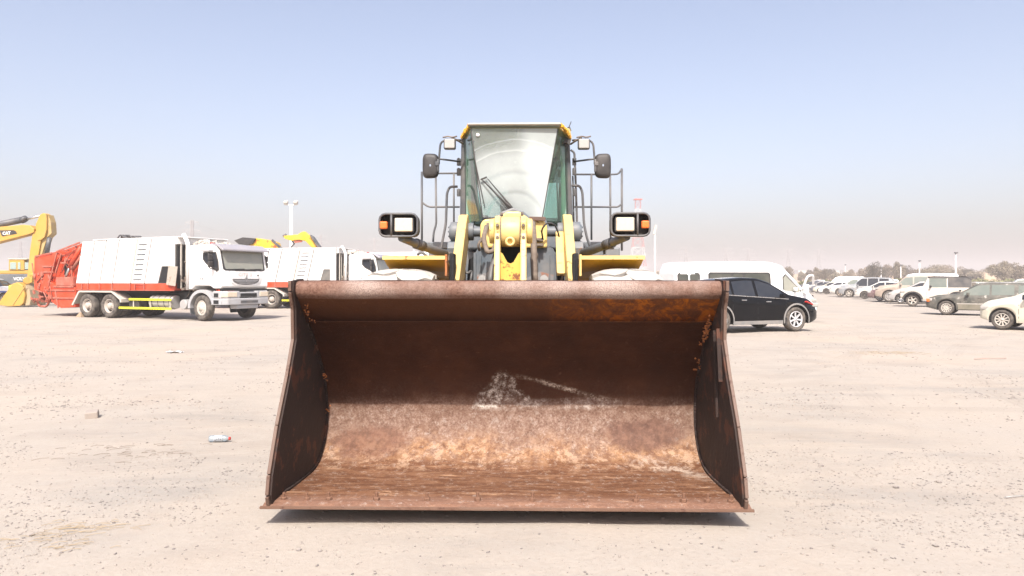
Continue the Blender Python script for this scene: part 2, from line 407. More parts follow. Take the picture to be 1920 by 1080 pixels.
M['bumper'] = paint('silver_grey_bumper', (0.36, 0.37, 0.39), 0.5, 0.4, (0.2, 0.19, 0.18), 6, wth=0.64)
M['visor'] = paint('grey_sun_visor', (0.30, 0.29, 0.32), 0.35, 0.3)
M['glass'] = glass_mat('dark_glass', (0.008, 0.014, 0.024), 0.05, 0.06); M['glass'].node_tree.nodes['Principled BSDF'].inputs['Specular IOR Level'].default_value = 0.3
M['glass_truck'] = glass_mat('dusty_windscreen', (0.20, 0.22, 0.19), 0.12, 0.45)
M['glass_pale'] = glass_mat('pale_green_glass', (0.30, 0.40, 0.38), 0.08, 0.3)
M['glass_sedan'] = glass_mat('dusty_green_glass', (0.11, 0.145, 0.13), 0.08, 0.28)
M['seat'] = paint('grey_seat_fabric', (0.12, 0.12, 0.12), 0.8, 0.4)
M['bark'] = paint('grey_bark', (0.16, 0.12, 0.09), 0.9, 0.2)
M['dune'] = paint('dune_sand', (0.40, 0.285, 0.19), 0.95, 0.3, (0.30, 0.26, 0.17), 0.12, wth=0.58, dscale=0.05)
M['lampwhite'] = paint('white_pole_paint', (0.75, 0.74, 0.72), 0.45, 0.1)
M['mast_red'] = paint('mast_red_paint', (0.55, 0.09, 0.07), 0.5, 0.2)
M['pylon'] = paint('galvanised_pylon', (0.30, 0.29, 0.29), 0.6, 0.2)
def leaf(name, c):
    g = NG(name)
    oi = g.n('ShaderNodeObjectInfo').outputs['Random']
    n = g.noise(1.2, 3)
    col = g.mix(g.ramp(n, [(0.35, 0), (0.65, 1)]), tuple(k*0.72 for k in c), tuple(min(1, k*1.45) for k in c))
    col = g.mix(g.mul(oi, 0.4), col, (c[0]*1.3, c[1]*1.05, c[2]*1.1))
    return g.fin(col, 0.8, 0, 0.2)
M['leaf'] = leaf('grey_green_leaves', (0.185, 0.160, 0.115))
M['shrub'] = leaf('yellow_green_shrub', (0.16, 0.17, 0.07))
# ================================================================== ground
def build_ground():
    mb = MB()
    def gz(x, y):
        r = math.hypot(x, y)
        k = max(0.0, min(1.0, (60 - r) / 30))
        return k * (0.035 * mnoise.noise(Vector((x*.35, y*.35, 0))) + 0.012 * mnoise.noise(Vector((x*1.6, y*1.6, 3)))) - 0.012
    xs = np.linspace(-22, 22, 221); ys = np.linspace(-4, 40, 221)
    mb.grid(lambda x, y: (x, y, gz(x, y) if (abs(x) < 21.9 and -3.9 < y < 39.9) else -0.03), xs, ys)
    E = 4000
    mb.add([(-E, -E, -.03), (E, -E, -.03), (E, -4, -.03), (-E, -4, -.03), (-E, 40, -.03), (E, 40, -.03), (E, E, -.03), (-E, E, -.03),
            (-22, -4, -.03), (-22, 40, -.03), (22, -4, -.03), (22, 40, -.03)],
           [(0, 1, 2, 3), (4, 5, 6, 7), (3, 8, 9, 4), (10, 2, 5, 11)])
    o = mb.build('ground', M['sand']); o['kind'] = 'structure'
    return gz
gz = build_ground()

# ================================================================== wheel loader
YAW = R_(-1.22)
LO = empty('wheel_loader', (0.016, 7.2, 0), YAW)
tag(LO, 'yellow wheel loader with a wide rusty bucket lowered in front of the cab', 'wheel loader')
_ri = Matrix.Rotation(-YAW, 3, 'Z')
def L(px, py, d):
    p = at(px, py, d); q = _ri @ Vector((p.x - .016, p.y - 7.2, 0)); return Vector((q.x, q.y, p.z))
D = lambda d: d - 7.2

# ---- bucket
def smooth_poly(pts, n=6):
    P = [Vector((p[0], p[1], 0)) for p in pts]; out = []
    for i in range(len(P) - 1):
        a, b, c, d = P[max(i-1, 0)], P[i], P[i+1], P[min(i+2, len(P)-1)]
        for k in range(n):
            t = k / n
            out.append(0.5 * ((2*b) + (c - a)*t + (2*a - 5*b + 4*c - d)*t*t + (3*b - a - 3*c + d)*t**3))
    out.append(P[-1]); return [(v.x, v.y) for v in out]
prof = [(4.70, .145), (5.0, .130), (5.25, .125), (5.43, .135), (5.60, .185), (5.73, .285), (5.795, .42), (5.805, .54), (5.775, .68), (5.70, .83), (5.53, 1.0), (5.35, 1.155), (5.19, 1.262)]
prof = [(D(d - .09*min(1, max(0, (d - 5.1)/.6))), z) for d, z in smooth_poly(prof, 4)]
HW = 1.474
bk = MB()
xs = np.linspace(-HW, HW, 71)
nrm = []
for i, p in enumerate(prof):
    a, b = prof[max(i-1, 0)], prof[min(i+1, len(prof)-1)]
    t = Vector((b[0]-a[0], b[1]-a[1])).normalized(); nrm.append((t.y, -t.x))
def bsurf(off):
    def f(i, x):
        i = int(i); d, z = prof[i]; n = nrm[i]
        dent = 0.006 * mnoise.noise(Vector((x*2.2, d*2.2, z*2.2))) * (1 if 0 < i < len(prof)-1 else 0)
        k = off + dent
        return (x, d + n[0]*k, z + n[1]*k)
    return f
idx = list(range(len(prof)))
bk.grid(bsurf(0.0), idx, xs); bk.grid(bsurf(0.032), idx, xs)
BUCKET = bk.build('bucket', M['rust'], LO)
# rolled spill guard with its slanted inner face
sg = [(D(a), b) for a, b in [(4.99, 1.428), (4.962, 1.440), (4.945, 1.462), (4.938, 1.492), (4.944, 1.520), (4.958, 1.538), (4.985, 1.550), (5.03, 1.556), (5.10, 1.550), (5.235, 1.30), (5.177, 1.258)]]
s_ = MB()
def sgf(i, x):
    p = sg[int(i) % len(sg)]; k = 0.004 * mnoise.noise(Vector((x*3, int(i) % len(sg), 2)))
    return (x, p[0] + k, p[1] + k)
s_.grid(sgf, list(range(len(sg) + 1)), np.linspace(-HW, HW, 61))
g_ = s_.build('spill_guard', M['rust'], BUCKET)
w = MB(); w.tube([(x, D(5.166) + .003*rnd.uniform(-1, 1), 1.256) for x in np.linspace(-1.46, 1.46, 90)], .004, 6)
w.build('weld_seam', M['rust'], BUCKET)
# side plates
edge = [(4.90, 1.552), (4.90, 1.48), (4.955, 1.36), (4.965, 1.14), (4.84, .905), (4.64, .60), (4.50, .32), (4.47, .20), (4.50, .125)]
edge = [(D(a), b) for a, b in edge]
def side_profile(): 
    out = [(p[0] + n[0]*.05, p[1] + n[1]*.05) for p, n in zip(prof[4:], nrm[4:])]
    return out + [(D(5.24), 1.33), (D(5.12), 1.565)]
for sx in (-1, 1):
    mb = MB(); poly = edge[::-1] + [(D(4.9), 1.57)] 
    poly = edge[::-1] + side_profile()[::-1]
    mb.prism(poly, sx*HW, sx*(HW + .028), 'x')
    sp = mb.build('side_plate', M['rust_side'], BUCKET)
    # pale scuffed reinforcement following the front edge
    mb = MB()
    for a, b in zip(edge[:-1], edge[1:]):
        mb.bar((sx*(HW + .022), a[0], a[1]), (sx*(HW + .022), b[0], b[1]), .052, .022, up=(1, 0, 0))
    mb.build('edge_strip', M['rust_edge'], BUCKET, bevel=.004)
    mb = MB()
    for k in range(150):       # fillet weld where floor and side meet, with flakes
        i = int(k / 150 * (len(prof) - 2)); p = prof[i]; n = nrm[i]
        q = prof[i+1]; f = k / 150 * (len(prof) - 2) - i
        d, z = p[0] + (q[0]-p[0])*f, p[1] + (q[1]-p[1])*f
        mb.box((sx*(HW - .008), d - n[0]*.006, z - n[1]*.006), (.014, .022, .022), Matrix.Rotation(rnd.uniform(0, 3), 3, 'X'))
    mb.build('corner_weld', M['rust_side'], BUCKET)['kind'] = 'stuff'
    mb = MB()
    lst = [(1.45, 5.19, 1.235), (1.445, 5.25, 1.16), (1.46, 5.54, .90)] if sx > 0 else [(1.445, 5.10, 1.315), (1.46, 5.61, .80), (1.46, 5.70, .50)]
    for (x0, d0, z0) in lst:
        for _ in range(60 if sx > 0 and d0 < 5.5 else 18):
            t = rnd.gauss(0, .034)
            mb.box((sx*(x0 + rnd.gauss(0, .010) - (abs(t) * .3)), D(d0) + t, z0 - t*.9 + rnd.gauss(0, .012)), [rnd.uniform(.003, .013) for _ in range(3)], Matrix.Rotation(rnd.uniform(0, 3), 3, 'Y') @ Matrix.Rotation(rnd.uniform(0, 3), 3, 'X'))
    mb.build('rust_flake_patch', M['rust_orange'], BUCKET)['kind'] = 'stuff'
# doubling plate on the right hand cheek
mb = MB(); mb.bar((HW - .012, D(4.99), 1.22), (HW - .012, D(4.93), .86), .02, .03, up=(1, 0, 0)); mb.bar((HW - .012, D(5.10), 1.20), (HW - .012, D(5.02), .60), .016, .018, up=(1, 0, 0))
mb.build_each('stiffener_bar', M['rust_side'], BUCKET)
# cutting edge
mb = MB()
ce = [(4.475, .120), (4.475, .132), (4.53, .148), (4.72, .153), (4.75, .140), (4.75, .120)]
mb.prism([(D(a), b) for a, b in ce], -1.535, 1.535, 'x')
mb.build('cutting_edge', M['rust'], BUCKET, bevel=.004)
mb = MB()
mb.prism([(D(4.458), .117), (D(4.458), .128), (D(4.474), .133), (D(4.50), .119)], -1.545, 1.545, 'x')
mb.build('wear_strip', M['rust_dusty'], BUCKET)
bm_ = MB()
bm_.lathe([(0, 0), (.026, 0), (.026, .024), (.022, .029), (.013, .029), (.013, .060), (.010, .066), (0, .066)], 6, smooth=False)
bolt = bm_.mesh('bolt', paint('brown_bolt_rust', (.16, .075, .042), .8, .15, bump=.4))
for px in (531, 575, 617, 706, 801, 896, 998, 1095, 1190, 1278, 1322, 1366):
    p = L(px, 937, 4.58)
    o = obj('bolt', bolt, BUCKET, (p.x, D(4.560), .146), (R_(8 + rnd.uniform(-4, 4)), R_(rnd.uniform(-5, 5)), rnd.uniform(0, 1)), (rnd.uniform(.72, .9),)*2 + (rnd.uniform(.7, .95),))
# back of the bucket: hinge lugs and shell ribs
mb = MB()
for x in (-.70, -.50, .50, .70, -.12, .12):
    z1 = 1.0 if abs(x) < .2 else .62
    mb.prism([(D(5.85), .30), (D(6.12), .32), (D(6.16), z1 - .12), (D(6.05), z1), (D(5.85), z1)], x - .03, x + .03, 'x')
mb.build_each('hinge_lug', M['rust_side'], BUCKET, bevel=.01)

# ---- lift arms (rear pivot high beside the cab, front pivot low behind the bucket)
arm_poly = [(D(8.52), 2.10), (D(8.50), 2.26), (D(8.38), 2.33), (D(8.22), 2.31), (D(8.05), 2.20), (D(7.35), 1.66), (D(6.75), 1.22), (D(6.25), .70), (D(6.10), .45), (D(5.95), .30), (D(6.15), .28), (D(6.40), .40),
            (D(6.70), .72), (D(7.15), 1.08), (D(7.60), 1.38), (D(8.1), 1.78)]
for sx in (-1, 1):
    mb = MB(); c = sx * .600
    mb.prism(arm_poly, c - .050, c + .050, 'x')
    a = mb.build('lift_arm', M['yellow'], LO, bevel=.012)
    mb = MB(); mb.cyl((sx*.65, D(8.36), 2.125), (sx*.755, D(8.36), 2.125), .118, seg=28)
    mb.cyl((sx*.755, D(8.36), 2.125), (sx*.772, D(8.36), 2.125), .085, seg=20)
    for k in range(6):
        an = k * math.pi / 3; mb.cyl((sx*.772, D(8.36) + .06*math.cos(an), 2.125 + .06*math.sin(an)), (sx*.786, D(8.36) + .06*math.cos(an), 2.125 + .06*math.sin(an)), .012, seg=6)
    mb.build('pivot_boss', M['grey'], a, bevel=.006)
    mb = MB(); mb.prism([(D(8.25), 1.60), (D(8.5), 1.60), (D(8.5), 2.03), (D(8.2), 2.00), (D(8.15), 1.93)], sx*.62, sx*.78, 'x')
    mb.build('pivot_bracket', M['grey'], LO, bevel=.01)
    mb = MB(); mb.cyl((sx*.34, D(8.38), 2.13), (sx*.55, D(8.38), 2.13), .060, seg=18)
    mb.cyl((sx*.49, D(8.38), 2.13), (sx*.555, D(8.38), 2.13), .105, seg=18)
    mb.build('pivot_pin', M['grey'], LO, bevel=.004)
mb = MB(); mb.cyl((-.55, D(6.95), 1.28), (.55, D(6.95), 1.28), .13, seg=24); mb.build('arm_cross_tube', M['yellow'], LO)
# thin steering / tilt guard strip beside right arm
mb = MB(); mb.bar((.505, D(8.15), 2.10), (.500, D(7.70), 1.62), .05, .09, up=(1, 0, 0)); mb.build('arm_rib', M['yellow'], LO, bevel=.01)
# lift cylinders inside the arms
for sx in (-1, 1):
    mb = MB(); mb.cyl((sx*.46, D(8.1), 1.05), (sx*.46, D(7.1), 1.0), .08); mb.cyl((sx*.46, D(7.1), 1.0), (sx*.46, D(6.9), .98), .045)
    mb.build('lift_cylinder', M['grey'], LO)

# ---- bell crank in the middle
BC = MB()
side = [(D(7.02), 2.02), (D(7.02), 2.14), (D(7.12), 2.20), (D(7.30), 2.20), (D(7.40), 2.10), (D(7.38), 1.90), (D(7.20), 1.60), (D(7.12), 1.20), (D(7.0), .95), (D(6.8), .55), (D(6.62), .5), (D(6.6), .75), (D(6.78), 1.2), (D(6.86), 1.55)]
for x0, x1 in ((-.185, -.125), (.070, .130)):
    BC.prism(side, x0, x1, 'x')
bc = MB().cyl((-.186, D(7.13), 2.04), (.131, D(7.13), 2.04), .07).build('bell_crank', M['yellow'], LO)
BC.build_each('crank_plate', M['yellow'], bc, bevel=.012)
mb = MB(); mb.cyl((-.125, D(7.13), 2.04), (.070, D(7.13), 2.04), .150, seg=32)
mb.build('crank_head', M['yellow'], bc, bevel=.01)
mb = MB(); mb.cyl((-.128, D(7.13), 2.04), (-.118, D(7.13), 2.04), .158, seg=32); mb.cyl((.063, D(7.13), 2.04), (.073, D(7.13), 2.04), .158, seg=32); mb.build_each('weld_ring', M['hose'], bc)
mb = MB(); mb.cyl((-.24, D(7.16), 2.05), (-.186, D(7.16), 2.05), .125, seg=28); mb.cyl((.131, D(7.16), 2.05), (.19, D(7.16), 2.05), .125, seg=28)
mb.build_each('crank_boss', M['yellow'], bc, bevel=.012)
mb = MB()
mb.lathe([(.0, -.012), (.024, -.012), (.026, .03), (.045, .03), (.05, -.01)], 20, Matrix.Translation((-.030, D(6.97), 1.935)) @ Matrix.Rotation(R_(90), 4, 'X'))
mb.build('grease_port', M['yellow'], bc)
# web with the V slot below it
mb = MB(); zt = 1.875
nv = 9
pts_l = [(-.125, zt - .02)]; 
poly = [(-.125, 1.0), (-.125, 1.70)] + [(-.0275 + .097*math.cos(a)*(-1), 1.66 - .10*math.sin(a) * 1.0) for a in np.linspace(0, math.pi, nv)] + [(.070, 1.70), (.070, 1.0)]
poly = [(-.125, 1.0), (-.125, 1.835), (-.105, 1.82), (-.080, 1.775), (-.058, 1.735), (-.028, 1.722), (.002, 1.735), (.025, 1.775), (.050, 1.82), (.070, 1.835), (.070, 1.0)]
mb.prism(poly, D(7.01), D(7.05), 'y')
mb.build('crank_web', paint('rust_streaked_yellow', (0.64, 0.42, 0.07), .5, .15, (0.20, 0.075, 0.03), 9, wth=.53, bump=.2), bc)
for zz_ in (1.98, 2.10):
    for xx_ in (-.155, .10):
        m_ = MB(); m_.cyl((xx_, D(7.02), zz_), (xx_, D(6.99), zz_), .016, seg=6); m_.build('plate_bolt', M['hose'], bc)
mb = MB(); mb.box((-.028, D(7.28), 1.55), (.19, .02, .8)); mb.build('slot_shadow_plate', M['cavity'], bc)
mb = MB(); mb.cyl((-.03, D(6.75), .60), (-.03, D(6.15), .45), .05); mb.build('tilt_link', M['yellow'], LO)
# tilt cylinder running back from the crank head and its yoke
mb = MB(); mb.cyl((-.03, D(7.2), 2.0), (-.03, D(8.0), 1.82), .05); mb.cyl((-.03, D(7.9), 1.84), (-.03, D(8.7), 1.62), .09)
mb.build('tilt_cylinder', M['grey'], LO)
# raised yellow cowl of the front frame behind the crank
mb = MB()
mb.prism([(-.40, 1.93), (-.40, 2.20), (-.36, 2.255), (-.20, 2.27), (-.10, 2.345), (.05, 2.345), (.15, 2.27), (.32, 2.25), (.365, 2.19), (.365, 1.93)], D(8.16), D(8.36), 'y')
mb.build('front_cowl', M['yellow'], LO, bevel=.02)
mb = MB(); mb.prism([(-.30, 2.24), (-.16, 2.37), (-.03, 2.42), (.10, 2.37), (.24, 2.24)], D(8.42), D(8.60), 'y'); mb.build('cowl_hood', M['grey'], LO, bevel=.02)
mb = MB(); mb.bar((.16, D(8.13), 2.262), (.345, D(8.13), 2.255), .03, .045); mb.build('rusty_bracket', M['rust_edge'], LO, bevel=.004)
# clutter of brackets, blocks and fittings on the cowl
cl = [(-.30, 8.12, 2.18, .05, .06), (-.24, 8.1, 2.22, .09, .03), (-.24, 8.1, 2.13, .05, .10), (-.36, 8.12, 2.02, .06, .05), (.21, 8.1, 2.2, .04, .05), (.26, 8.12, 2.02, .12, .035), (.27, 8.12, 1.96, .10, .03), (-.20, 8.1, 2.0, .06, .05), (.20, 8.1, 1.9, .05, .04), (.24, 8.1, 1.84, .04, .05), (-.15, 8.05, 2.30, .03, .04), (.08, 8.05, 2.30, .03, .05)]
mb = MB()
for x, d, z, w_, h_ in cl:
    mb.box((x, D(d), z), (w_, .06, h_)); mb.cyl((x, D(d) - .03, z), (x, D(d) - .06, z), .016, seg=6)
mb.build('valve_fitting', M['hose'], LO, bevel=.004)['kind'] = 'stuff'
# ---- grey front frame tower
mb = MB()
mb.prism([(-.47, .6), (-.47, 1.86), (-.42, 1.95), (-.10, 1.93), (-.10, .6)], D(8.22), D(8.30), 'y')
mb.prism([(.10, .6), (.10, 1.93), (.42, 1.95), (.47, 1.86), (.47, .6)], D(8.22), D(8.30), 'y')
mb.box((0, D(8.4), 1.2), (.3, .1, 1.2))
fr = MB().box((0, D(8.45), 1.2), (.3, .1, 1.1)).build('front_frame', M['grey'], LO)
mb.build_each('frame_plate', M['grey'], fr, bevel=.012)
mb = MB()
for sx in (-1, 1):
    mb.box((sx*.465, D(8.215), 1.4), (.03, .05, .95)); mb.box((sx*.395, D(8.205), 1.4), (.012, .03, .9))
mb.build_each('frame_flange', M['grey'], fr, bevel=.004)
mb = MB()
for sx in (-1, 1):
    mb.prism([(sx*.12, 1.2), (sx*.12, 1.58), (sx*.28, 1.66), (sx*.44, 1.62), (sx*.44, 1.2)], D(8.20), D(8.218), 'y')
mb.build_each('worn_panel', paint('rust_worn_grey', (0.16, 0.17, 0.185), 0.6, 0.5, (0.26, 0.13, 0.09), 5, wth=0.5), fr)
for sx, px in ((-1, 904), (1, 1020)):
    p = L(px, 523, 8.17)
    mb = MB(); mb.cyl((p.x, D(8.20), p.z), (p.x, D(8.17), p.z), .045, seg=18); mb.cyl((p.x, D(8.17), p.z), (p.x, D(8.15), p.z), .02, seg=6); mb.build('frame_bolt', M['steel'], fr)
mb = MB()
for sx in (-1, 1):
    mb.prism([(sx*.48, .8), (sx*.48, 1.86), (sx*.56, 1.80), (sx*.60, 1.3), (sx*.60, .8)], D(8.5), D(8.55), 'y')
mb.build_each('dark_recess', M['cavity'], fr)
# axle, chassis and articulation
mb = MB(); mb.cyl((-.85, D(7.35), .80), (.85, D(7.35), .80), .17, seg=20); mb.box((0, D(7.4), .85), (.5, .7, .5)); mb.box((0, D(8.9), .85), (.9, 1.6, .55))
mb.build('front_axle', M['grey_dark'], LO, bevel=.03)

# ---- hoses
def hose(pts, r, mat=M['hose'], seg=10, bend=.08): MB().tube([L(*p) for p in pts], r, seg, bend).build('hydraulic_hose', mat, LO)
hose([(912, 425, 7.9), (906, 448, 7.7), (914, 474, 7.6), (926, 470, 7.62), (930, 450, 7.8)], .026, bend=.12)
hose([(934, 455, 7.75), (930, 480, 7.7), (922, 505, 7.6), (918, 533, 7.5)], .034, M['grey_dark'])
hose([(998, 418, 7.9), (1000, 436, 7.7), (1001, 470, 7.6), (1002, 500, 7.55), (1003, 533, 7.5)], .034, M['hose'])
hose([(985, 433, 7.7), (994, 432, 7.68), (1000, 444, 7.66), (1000, 474, 7.6)], .026)
hose([(1002, 478, 7.6), (1003, 505, 7.56), (1002, 533, 7.5)], .028, M['grey_dark'])
hose([(1018, 450, 8.1), (1015, 430, 8.0), (1026, 417, 8.0), (1040, 420, 8.0), (1048, 440, 8.05), (1050, 455, 8.1)], .010, M['black'])
hose([(905, 447, 8.0), (896, 458, 7.95), (899, 470, 8.0)], .014)
hose([(870, 505, 8.0), (876, 514, 7.9), (885, 506, 8.0), (882, 533, 7.9)], .014, M['grey_dark'])
hose([(1048, 500, 8.1), (1056, 516, 8.0), (1050, 533, 7.9)], .012, M['hose'])
hose([(1088, 455, 8.7), (1098, 462, 8.7), (1098, 480, 8.7)], .022, M['grey_dark'])
hose([(1128, 487, 9.0), (1132, 478, 9.0), (1140, 482, 9.0), (1142, 490, 9.0)], .018, M['grey_dark'])
hose([(782, 478, 9.0), (790, 472, 9.0), (798, 478, 9.0), (806, 487, 9.0)], .018, M['grey_dark'])

# ---- front fenders
for sx in (-1, 1):
    xo, xi = sx*1.275, sx*.665
    mb = MB()
    mb.prism([(D(6.96), 1.762), (D(6.96), 1.792), (D(7.02), 1.800), (D(7.95), 1.60), (D(7.95), 1.575), (D(7.02), 1.768)], min(xo, xi), max(xo, xi), 'x')
    fd = mb.build('front_fender', M['yellow_deep'], LO, bevel=.004)
    mb = MB(); mb.box(((xo + xi)/2, D(6.955), 1.778), (abs(xo - xi) + .004, .012, .036)); mb.build('fender_lip', M['yellow'], fd)  # paler yellow puts the sun on the front edge into the colour
    mb = MB(); mb.grid(lambda u, v: (xo + (xi - xo)*u + (-sx*.06*v if u < .02 else 0), D(7.02) + .95*v, 1.76 - .11*v**.6 - .18*v), [0, .02, 1], list(np.linspace(0, 1, 10)))
    mb.build('fender_liner', M['yellow_deep'], fd)
    mb = MB(); mb.prism([(D(6.955), 1.60), (D(6.955), 1.81), (D(7.06), 1.81), (D(7.05), 1.60)], xi, xi - sx*.02, 'x'); mb.build('fender_end_plate', M['rust_orange'] if sx < 0 else M['yellow'], fd)
    mb = MB(); mb.box((xi - sx*.045, D(7.25), 1.55), (.05, .2, .56)); mb.box((xi - sx*.065, D(7.05), 1.66), (.03, .05, .22)); mb.box((xi - sx*.02, D(7.2), 1.40), (.04, .08, .1))
    mb.build_each('fender_bracket', M['cavity'], fd, bevel=.01)

# ---- tyres
def loader_tyre():
    R, W = .80, .60
    T = Matrix.Rotation(R_(90), 4, 'Y')
    mb = MB()
    mb.lathe([(.34, -.22), (.42, -.27), (.60, -.305), (.72, -.295), (.772, -.25), (.79, -.12), (.795, 0), (.79, .12), (.772, .25), (.72, .295), (.60, .305), (.42, .27), (.34, .22)], 64, T)
    t = mb.mesh('tyre', M['tyre_groove'])
    lg = MB(); N = 15
    def prof_r(u): return .842 - .0 - .05 * abs(u/.30)**3.2 * 1.0
    for i in range(N):
        for sgn in (-1, 1):
            a0 = 2*math.pi*(i + (0 if sgn < 0 else .5)) / N
            us = np.linspace(.0, .315, 6)
            pts = []
            da = 2*math.pi/N * .40
            for lay in (0, 1):
                for u in us:
                    zig = (.10 if u < .12 else -.06) * (u - .0) / .3
                    sk = math.sin(u/.315*math.pi*1.5) * .09
                    for e in (-1, 0, 1):
                        a = a0 + e*da*(1 - .12*math.cos(u*22)) + sk
                        u2 = u * sgn + (-.035 if e == 0 else .0) * (1 if u == 0 else 0) * sgn
                        r = prof_r(u) if lay else .74
                        pts.append((u2 + sgn*.012, r*math.cos(a), r*math.sin(a)))
            n = len(us)*3; fs = []
            for j in range(len(us)-1):
                for e in range(2):
                    b = n + j*3 + e; fs.append((b, b+1, b+4, b+3))
                for e in (0, 2):
                    b = j*3 + e; fs.append((b, b+3, b+3+n, b+n))
            for j0 in (0, (len(us)-1)*3):
                for e in range(2): fs.append((j0+e, j0+e+1, j0+e+1+n, j0+e+n))
            lg.add(pts, fs, False)
    tr = lg.mesh('tread', M['tyre_dusty'])
    rm = MB(); rm.lathe([(.34, -.2), (.36, -.24), (.33, -.24), (.30, -.15), (.12, -.08), (.12, -.16), (0, -.16)], 36, T)
    rm.lathe([(.34, .2), (.36, .24), (.33, .24), (.30, .15), (.12, .08), (.12, .16), (0, .16)], 36, T)
    return t, tr, rm.mesh('rim', M['yellow'])
TY = loader_tyre()
for x, d in ((-1.09, 7.02), (1.09, 7.02), (-1.09, 10.25), (1.09, 10.25)):
    w_ = obj('tyre', TY[0], LO, (x, D(d), .83), (R_(rnd.uniform(0, 360)), 0, 0))
    obj('tread', TY[1], w_); obj('rim', TY[2], w_)

# ---- headlights on their slanted arms
def lamp_unit(sx):
    d = 7.25
    P0 = L(748, 422.5, d) if sx < 0 else L(1180, 422.0, d)
    cx, cz = P0.x, P0.z
    u = d / F
    w2, h2, rr = 35.5*u, 21*u, 11*u
    ring = []
    for (qx, qz, a0) in ((w2-rr, h2-rr, 0), (-w2+rr, h2-rr, 90), (-w2+rr, -h2+rr, 180), (w2-rr, -h2+rr, 270)):
        for a in (0, 30, 60, 90): ring.append((cx + qx + rr*math.cos(R_(a0+a)), D(d) - .05, cz + qz + rr*math.sin(R_(a0+a))))
    mb = MB(); mb.tube(ring + [ring[0], ring[1]], .012, 8, cap=False)
    mb2 = [(p[0], p[2]) for p in ring]
    mb.tube([(cx + sx*13.5*u, D(d) - .05, cz - h2), (cx + sx*13.5*u, D(d) - .05, cz + h2)], .012, 8)
    h = mb.build('headlight_housing', M['grey_dark'], LO)
    mb = MB(); mb.prism([(p[0]*1, p[1]) for p in mb2], D(d) + .10, D(d) + .12, 'y')
    n = len(mb2); vs_ = [(p[0], D(d) - .05, p[1]) for p in mb2] + [(p[0], D(d) + .12, p[1]) for p in mb2]
    mb.add(vs_, [(i, (i+1) % n, (i+1) % n + n, i + n) for i in range(n)], True)
    mb.build('housing_shell', M['black'], h)
    lx = cx - sx*9.5*u
    mb = MB(); mb.box((lx, D(d) - .01, cz + .5*u), (38*u, .06, 29*u)); mb.build('lamp_bezel', M['grey_dark'], h, bevel=.02, bseg=3)
    mb = MB(); mb.box((lx, D(d) - .04, cz + .5*u), (33.5*u, .03, 25.5*u)); mb.build('lamp_lens', M['lens'], h, bevel=.012, bseg=3)
    mb = MB(); mb.box((cx + sx*26.5*u, D(d) - .075, cz - .5*u), (14*u, .06, 14*u)); mb.build('turn_signal', M['amber'], h, bevel=.014, bseg=3)
    mb = MB()
    for q in ((-6, 4), (-6, 1), (34, -6)):
        mb.cyl((cx + sx*(13 - q[0]*.3)*u, D(d) - .02, cz + q[1]*u), (cx + sx*(13 - q[0]*.3)*u, D(d) - .045, cz + q[1]*u), .006, seg=6)
    mb.build('lamp_screw', M['chrome'], h)
    a0 = L(752, 446, d + .02) if sx < 0 else L(1176, 444, d + .02)
    a1 = L(842, 480, 8.1) if sx < 0 else L(1086, 478, 8.1)
    a2 = a0.lerp(a1, .35)
    mb = MB(); mb.tube([a0, a2, a1], [.038, .046, .052], 14); mb.build('headlight_arm', M['grey'], LO)
    mb = MB(); mb.cyl(a2.lerp(a1, -.1), a2.lerp(a1, .12), .056, seg=14); mb.cyl(a1 - Vector((0, .1, 0)), a1 + Vector((0, .25, 0)), .05); mb.build_each('arm_clamp', M['grey_dark'], LO)
lamp_unit(-1); lamp_unit(1)

